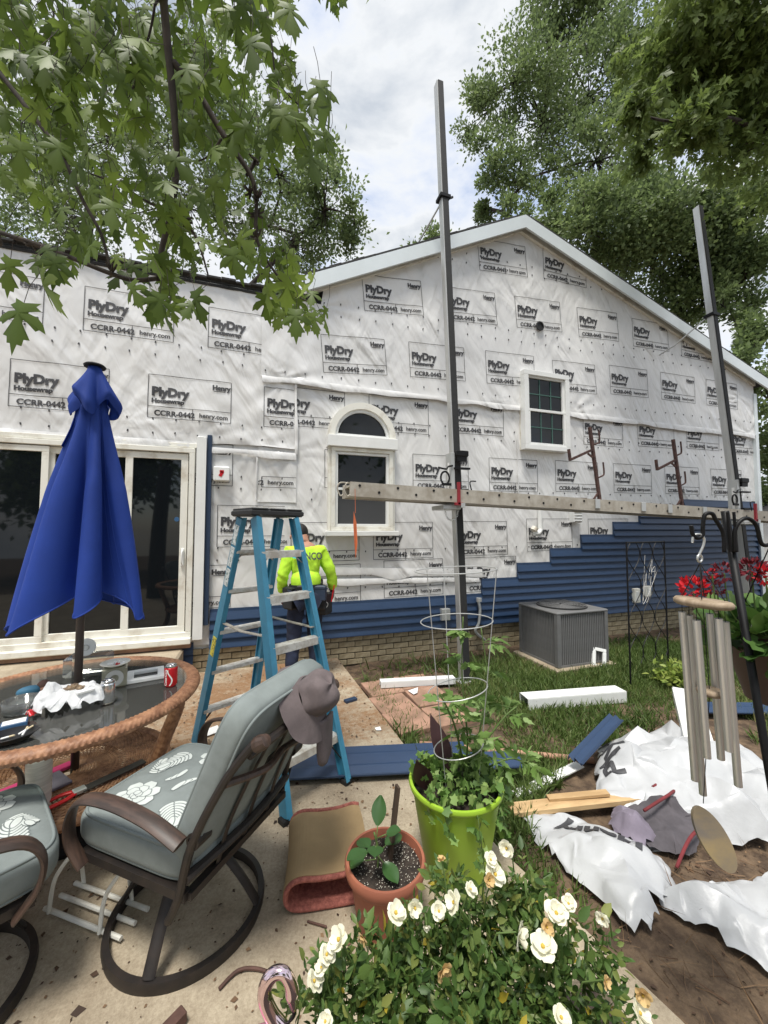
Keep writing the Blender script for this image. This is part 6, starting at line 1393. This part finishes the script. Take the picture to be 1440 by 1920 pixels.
# yellow-green shrub on the lawn by the trellis
n = 420; d_ = rdir(n, .2); P = np.abs(d_)*np.sign(d_); P = d_*rs.uniform(.05, .24, n)[:, None]; P[:, 2] = np.abs(P[:, 2])*.9+.04
leafy('ground_shrub', 'small yellow green shrub in bare soil at the trellis foot', 'shrub', (4.35, 3.05, -.09), P, rdir(n, .4), rs.uniform(.04, .09, n), OVAL_V, OVAL_F, 'shrub_leaf', [([(0, 0, -.02), tuple(P[i]*.8)], .003) for i in range(14)])
# white shed glimpsed past the house corner
t = thing('shed', 'white garden shed glimpsed beyond the house corner', 'shed', (16.2, 8.5, -.1))
MB().box((0, 0, 1.1), (3, 3, 2.2)).build('wall', 'white_vinyl', t); b = MB(); b.prism([(-1.7, -1.7, 2.2), (1.7, -1.7, 2.2), (0, -1.7, 3.1)], (0, 0, 0), (0, 3.4, 0)); b.build('roof', 'shingle', t)

# ------------------------------------------------------------------ trees
def tree(name, label, base, trunk_r, blobs, n, leaf, tv, tf, m_='tree_leaf', crown_at=None, bias=0., droop=0., sub=14, spread=.30, group=None, limb_r=.07):
    """blobs: list of (centre Vector, radius in metres, weight)"""
    base = Vector(base); t = thing(name, label, 'tree', base, 0, group)
    cen = sum((b_[0] for b_ in blobs), Vector())/len(blobs); fork = Vector((base.x*.8+cen.x*.2, base.y*.8+cen.y*.2, base.z+(min(b_[0].z for b_ in blobs)-base.z)*.75)) if crown_at is None else Vector(crown_at)
    b = MB(); pts = spline([Vector((0, 0, -.1)), (fork-base)*.5+Vector((rnd.uniform(-.1, .1), .1, 0)), fork-base], 5); b.tube(pts, [trunk_r*(1-.45*i/len(pts)) for i in range(len(pts))], 12); b.build('trunk', 'bark', t, True)
    lb = MB(); P = []; A = []; tint = []; wsum = sum(b_[2] for b_ in blobs)
    nodes = [(fork-base, limb_r*1.3)]
    for (c, r_, w_) in sorted(blobs, key=lambda q: (q[0]-fork).length):
        cl_ = c-base; par, pr_ = min(nodes, key=lambda q: (q[0]-cl_).length+.25*(q[0]-(fork-base)).length)
        mid = par*.5+cl_*.5+Vector((rnd.uniform(-.2, .2), rnd.uniform(-.2, .2), rnd.uniform(-.1, .25)))*r_; lp = spline([par, mid, cl_], 6); k_ = len(lp); r1_ = max(pr_*.62, limb_r*.16); lb.tube(lp, [pr_*.85+(r1_-pr_*.85)*i/(k_-1) for i in range(k_)], 7); nodes += [(lp[k_//2], (pr_+r1_)/2), (cl_, r1_)]
        m = max(3, int(sub*w_)); nl = int(n*w_/wsum/m)
        for q in range(m):
            d = Vector(rs.normal(size=3)).normalized(); sc_ = c+d*r_*(.25+.75*rnd.random()**.6); lb.tube([lp[-3], (lp[-1]+(sc_-base))/2+Vector((0, 0, -.1*r_)), sc_-base], [limb_r*.22, limb_r*.13, limb_r*.05], 5)
            ct = rs.normal(0, .10); sg = r_*spread*rnd.uniform(.6, 1.15); off = rs.normal(size=(nl, 3))*sg*np.array([1, 1, .85])
            P.append(np.array(sc_-base)+off); A.append(off*.8/sg+rs.normal(size=(nl, 3))*.7+np.array([0, 0, bias-droop])); tint.append(np.clip(.45+ct+rs.normal(0, .18, nl), 0, 1))
    P = np.concatenate(P); A = np.concatenate(A); tint = np.concatenate(tint)
    V, F, k = scatter(tv, tf, P, A, rdir(len(P), .5), rs.uniform(.65, 1.3, len(P))*leaf)
    tag(mesh_obj('crown', V, F, m_, t, tint=np.repeat(tint, k)), kind='stuff'); tag(lb.build('limbs', 'bark', t, True), kind='stuff'); return t
def blobs_at(L, d0, d1=None):
    out = []
    for (x, y, rx, *q) in L:
        d = rnd.uniform(d0, d1 or d0); out.append((at(x, y, d), rx*d/720, (q[0] if q else 1)*(rx/80)**1.5))
    return out
bt = 'trees behind the house'
tree('maple_tree', 'tall broad maple behind the gable roof with upright leafy shoots', (9.6, 13.5, -.1), .32, blobs_at([(958, 150, 75), (905, 215, 50), (1040, 95, 85), (1010, 210, 85), (1110, 170, 95), (930, 300, 62), (1042, 20, 45), (1190, 60, 70), (905, 390, 38, .7), (1130, 300, 95), (1000, 330, 55, .6), (1140, 20, 60), (1090, -60, 90), (960, 410, 45, .7), (1230, 150, 80)], 15, 18), 46000, .145, DIA_V, DIA_F, bias=.7, sub=26, spread=.165, limb_r=.12)
tree('maple_tree', 'dense dark tree right behind the right roof slope', (13.2, 11.0, -.1), .34, blobs_at([(1090, 430, 75), (1180, 440, 90), (1260, 400, 90), (1230, 510, 80), (1330, 480, 80), (1370, 400, 70), (1300, 560, 60), (1400, 520, 60), (1150, 370, 60), (1040, 400, 40, .6)], 12.5, 15), 46000, .145, DIA_V, DIA_F, bias=.4, sub=28, spread=.20, limb_r=.12)
tree('maple_tree', 'tree standing past the right corner of the house', (15.0, 7.0, -.1), .22, blobs_at([(1425, 620, 45), (1400, 690, 40, .7), (1440, 740, 45), (1450, 850, 50), (1440, 930, 40), (1500, 700, 90), (1500, 850, 80), (1380, 610, 35, .6), (1350, 570, 30, .5)], 11.5, 13.5), 13000, .15, DIA_V, DIA_F, bias=.1, sub=16, spread=.24, limb_r=.10)
tree('maple_tree', 'pale feathery tree behind the low left roof', (-1.5, 15, -.1), .28, blobs_at([(90, 330, 100), (210, 250, 110), (330, 180, 100), (420, 250, 90), (520, 320, 85), (610, 390, 75), (672, 430, 42, .8), (640, 350, 40, .6), (480, 420, 85), (560, 440, 70), (330, 380, 110), (150, 420, 100), (40, 200, 90), (590, 330, 40, .5), (400, 120, 60, .7), (10, 420, 70)], 13.5, 17), 40000, .145, DIA_V, DIA_F, bias=.6, sub=24, spread=.17, limb_r=.09)
tree('maple_tree', 'low tree top peeping over the left rake of the gable', (3.5, 16, -.1), .12, blobs_at([(838, 440, 28), (812, 455, 18, .6), (800, 480, 25)], 16, 17), 2200, .15, DIA_V, DIA_F, bias=.4, sub=8, limb_r=.06)
# overhanging maple on the right
tree('maple_tree', 'drooping maple bough hanging in from the upper right', (8.4, 2.0, -.1), .22, blobs_at([(1400, 30, 100, 1.2), (1330, 100, 75), (1260, 165, 52), (1195, 215, 36, .7), (1400, 165, 80), (1310, 225, 48), (1230, 280, 34, .6), (1425, 250, 60), (1290, 40, 65), (1210, 90, 40, .5), (1440, 110, 85), (1510, 280, 80)], 4.6, 6.0), 6400, .135, MAPLE_V, MAPLE_F, 'bough_leaf', crown_at=(7.6, 2.3, 5.2), droop=1.1, sub=16, spread=.42, limb_r=.05)
# foreground silver maple: limbs come in from the upper left, big drooping lobed leaves
fm = Vector((-2.3, -.9, -.05)); t = thing('silver_maple', 'silver maple overhead with large lobed leaves hanging from dark branches', 'tree', fm)
b = MB(); tp = spline([(0, 0, -.1), (.05, .05, 1.6), (.2, .25, 3.2)], 5); b.tube(tp, [.2-.006*i for i in range(len(tp))], 14); b.build('trunk', 'bark', t, True)
fork = Vector((.2, .25, 3.2))
BR = [([(300, -260, 1.25), (303, -60, 1.32), (312, 60, 1.35), (324, 180, 1.38), (331, 300, 1.4), (322, 395, 1.42), (305, 460, 1.44), (296, 527, 1.45)], .0165, .009),
      ([(326, 118, 1.37), (372, 175, 1.39), (420, 255, 1.41), (468, 325, 1.43), (480, 372, 1.44), (481, 445, 1.45), (505, 495, 1.46), (545, 545, 1.47), (585, 570, 1.47)], .0125, .0025),
      ([(-80, 40, 1.5), (0, 138, 1.48), (60, 215, 1.47), (115, 290, 1.46), (155, 375, 1.46), (190, 440, 1.46), (206, 502, 1.46)], .011, .005),
      ([(-60, 410, 1.5), (0, 436, 1.5), (60, 455, 1.48), (130, 482, 1.47), (205, 512, 1.46), (250, 525, 1.46), (296, 522, 1.45)], .009, .008),
      ([(293, -120, 1.4), (290, 10, 1.45), (270, 100, 1.5), (240, 190, 1.55)], .007, .003),
      ([(322, 398, 1.42), (350, 420, 1.44), (372, 455, 1.46), (390, 515, 1.48)], .008, .003),
      ([(322, 400, 1.42), (280, 380, 1.44), (220, 345, 1.46), (168, 325, 1.47)], .006, .0025),
      ([(455, -80, 1.6), (505, 60, 1.62), (520, 150, 1.65), (570, 205, 1.68), (620, 240, 1.7)], .006, .002),
      ([(-60, -120, 1.6), (30, 0, 1.6), (15, 90, 1.6)], .012, .006), ([(60, -60, 1.6), (80, 80, 1.6), (105, 150, 1.6)], .006, .002), ([(415, 260, 1.41), (395, 290, 1.42), (372, 302, 1.43)], .005, .002), ([(485, 290, 1.45), (470, 318, 1.44), (462, 330, 1.44)], .008, .006)]
lb = MB()
for k, (pl, r0, r1) in enumerate(BR):
    pts = [at(*p)-fm for p in pl]
    if pl[0][1] < -50 or pl[0][0] < -50: pts = [fork, (fork*.4+pts[0]*.6)+Vector((0, 0, .25))]+pts
    sp_ = spline(pts, 6); m = len(sp_); q = MB(); q.tube(sp_, [r0+(r1-r0)*i/(m-1) for i in range(m)], 9); q.build('branch', 'bark', t, True)
for (x, y, d) in ((480, 300, 1.44), (483, 372, 1.44), (480, 400, 1.45), (482, 445, 1.45), (118, 300, 1.46), (327, 408, 1.42), (345, 412, 1.43), (60, 458, 1.48), (210, 510, 1.46), (470, 360, 1.44)):
    c = at(x, y, d)-fm
    for q in range(7): dd = Vector(rs.normal(size=3)).normalized(); lb.tube([c, c+dd*.018, c+dd*.03+Vector((0, 0, .006))], [.005, .004, .003], 5)
LP = []; LA = []; LS = []
def leaves(x, y, rx, ry, n, d0=1.25, d1=2.1, s0=.072, s1=.128):
    for _ in range(n):
        a = rnd.uniform(0, 6.283); r_ = rnd.random()**.5; d = rnd.uniform(d0, d1); p = at(x+rx*r_*math.cos(a), y+ry*r_*math.sin(a), d)-fm; LP.append(tuple(p)); LS.append(rnd.uniform(s0, s1)); LA.append((rnd.gauss(.05, .45), rnd.gauss(0, .45), -1+rnd.gauss(0, .28)))
for (x, y, rx, ry, n) in ((110, 40, 150, 90, 60), (300, 40, 150, 80, 56), (460, 30, 70, 70, 22), (220, 150, 190, 80, 66), (50, 200, 90, 90, 26), (400, 170, 90, 80, 28), (520, 130, 30, 60, 12), (545, 200, 50, 40, 14), (595, 235, 40, 35, 9), (300, 270, 200, 70, 46), (110, 310, 110, 60, 22), (470, 250, 60, 60, 16), (230, 370, 130, 50, 22), (390, 370, 80, 50, 16), (330, 450, 70, 40, 14), (440, 430, 50, 45, 12), (500, 470, 55, 40, 14), (540, 540, 50, 45, 14), (590, 580, 30, 20, 6), (330, 550, 55, 40, 12), (270, 490, 60, 30, 8), (160, 440, 60, 30, 7), (100, 480, 50, 20, 4), (-80, 150, 90, 200, 30), (420, -80, 400, 80, 110), (60, -60, 200, 100, 50), (80, 90, 130, 80, 40), (250, 80, 120, 60, 30)): leaves(x, y, rx, ry, n)
for (x, y, s) in ((75, 545, .155), (45, 598, .17), (20, 515, .12), (105, 510, .11), (245, 560, .10), (365, 575, .12), (300, 580, .10), (575, 310, .12), (555, 610, .11), (590, 545, .11), (600, 180, .12), (620, 215, .13), (540, 35, .12), (470, 100, .14)):
    LP.append(tuple(at(x, y-30, 1.25)-fm)); LS.append(s); LA.append((rnd.gauss(.05, .2), rnd.gauss(-.1, .15), -1))
LP = np.array(LP); LA = np.array(LA); LS = np.array(LS); n = len(LP)
Bn = rs.normal(size=(n, 3))*.6+np.array([0, -1.0, .35]); V, F, k = scatter(MAPLE_V, MAPLE_F, LP, LA, Bn, LS)
tag(mesh_obj('leaves', V, F, 'maple_leaf', t, tint=np.repeat(np.clip(rs.normal(.45, .22, n), 0, 1), k)), kind='stuff')
for i in range(n):
    p = Vector(LP[i]); u_ = -Vector(LA[i]).normalized(); lb.tube([p, p+u_*.05+Vector((rnd.uniform(-.01, .01), 0, .01)), p+u_*.09+Vector((rnd.uniform(-.03, .03), .01, .03))], .0011, 3, cap=False)
tag(lb.build('twigs', 'bark', t), kind='stuff')
# yard trees on the far side of the patio: what the window panes reflect
for (x, y, lab) in ((-6.5, -8, 'shade tree across the yard facing the sliding door'), (1.5, -11, 'shade tree across the yard facing the gable'), (9.5, -9.5, 'shade tree across the yard opposite the trellis')):
    bl_ = []
    for q in range(12): a = rnd.uniform(0, 6.283); r_ = rnd.uniform(.3, 2.6); bl_.append((Vector((x+r_*math.cos(a), y+r_*math.sin(a), rnd.uniform(2.2, 7.5))), rnd.uniform(1.1, 1.7), 1.0))
    tree('shade_tree', lab, (x, y, -.1), .3, bl_, 7000, .34, DIA_V, DIA_F, sub=10, spread=.36, limb_r=.12)
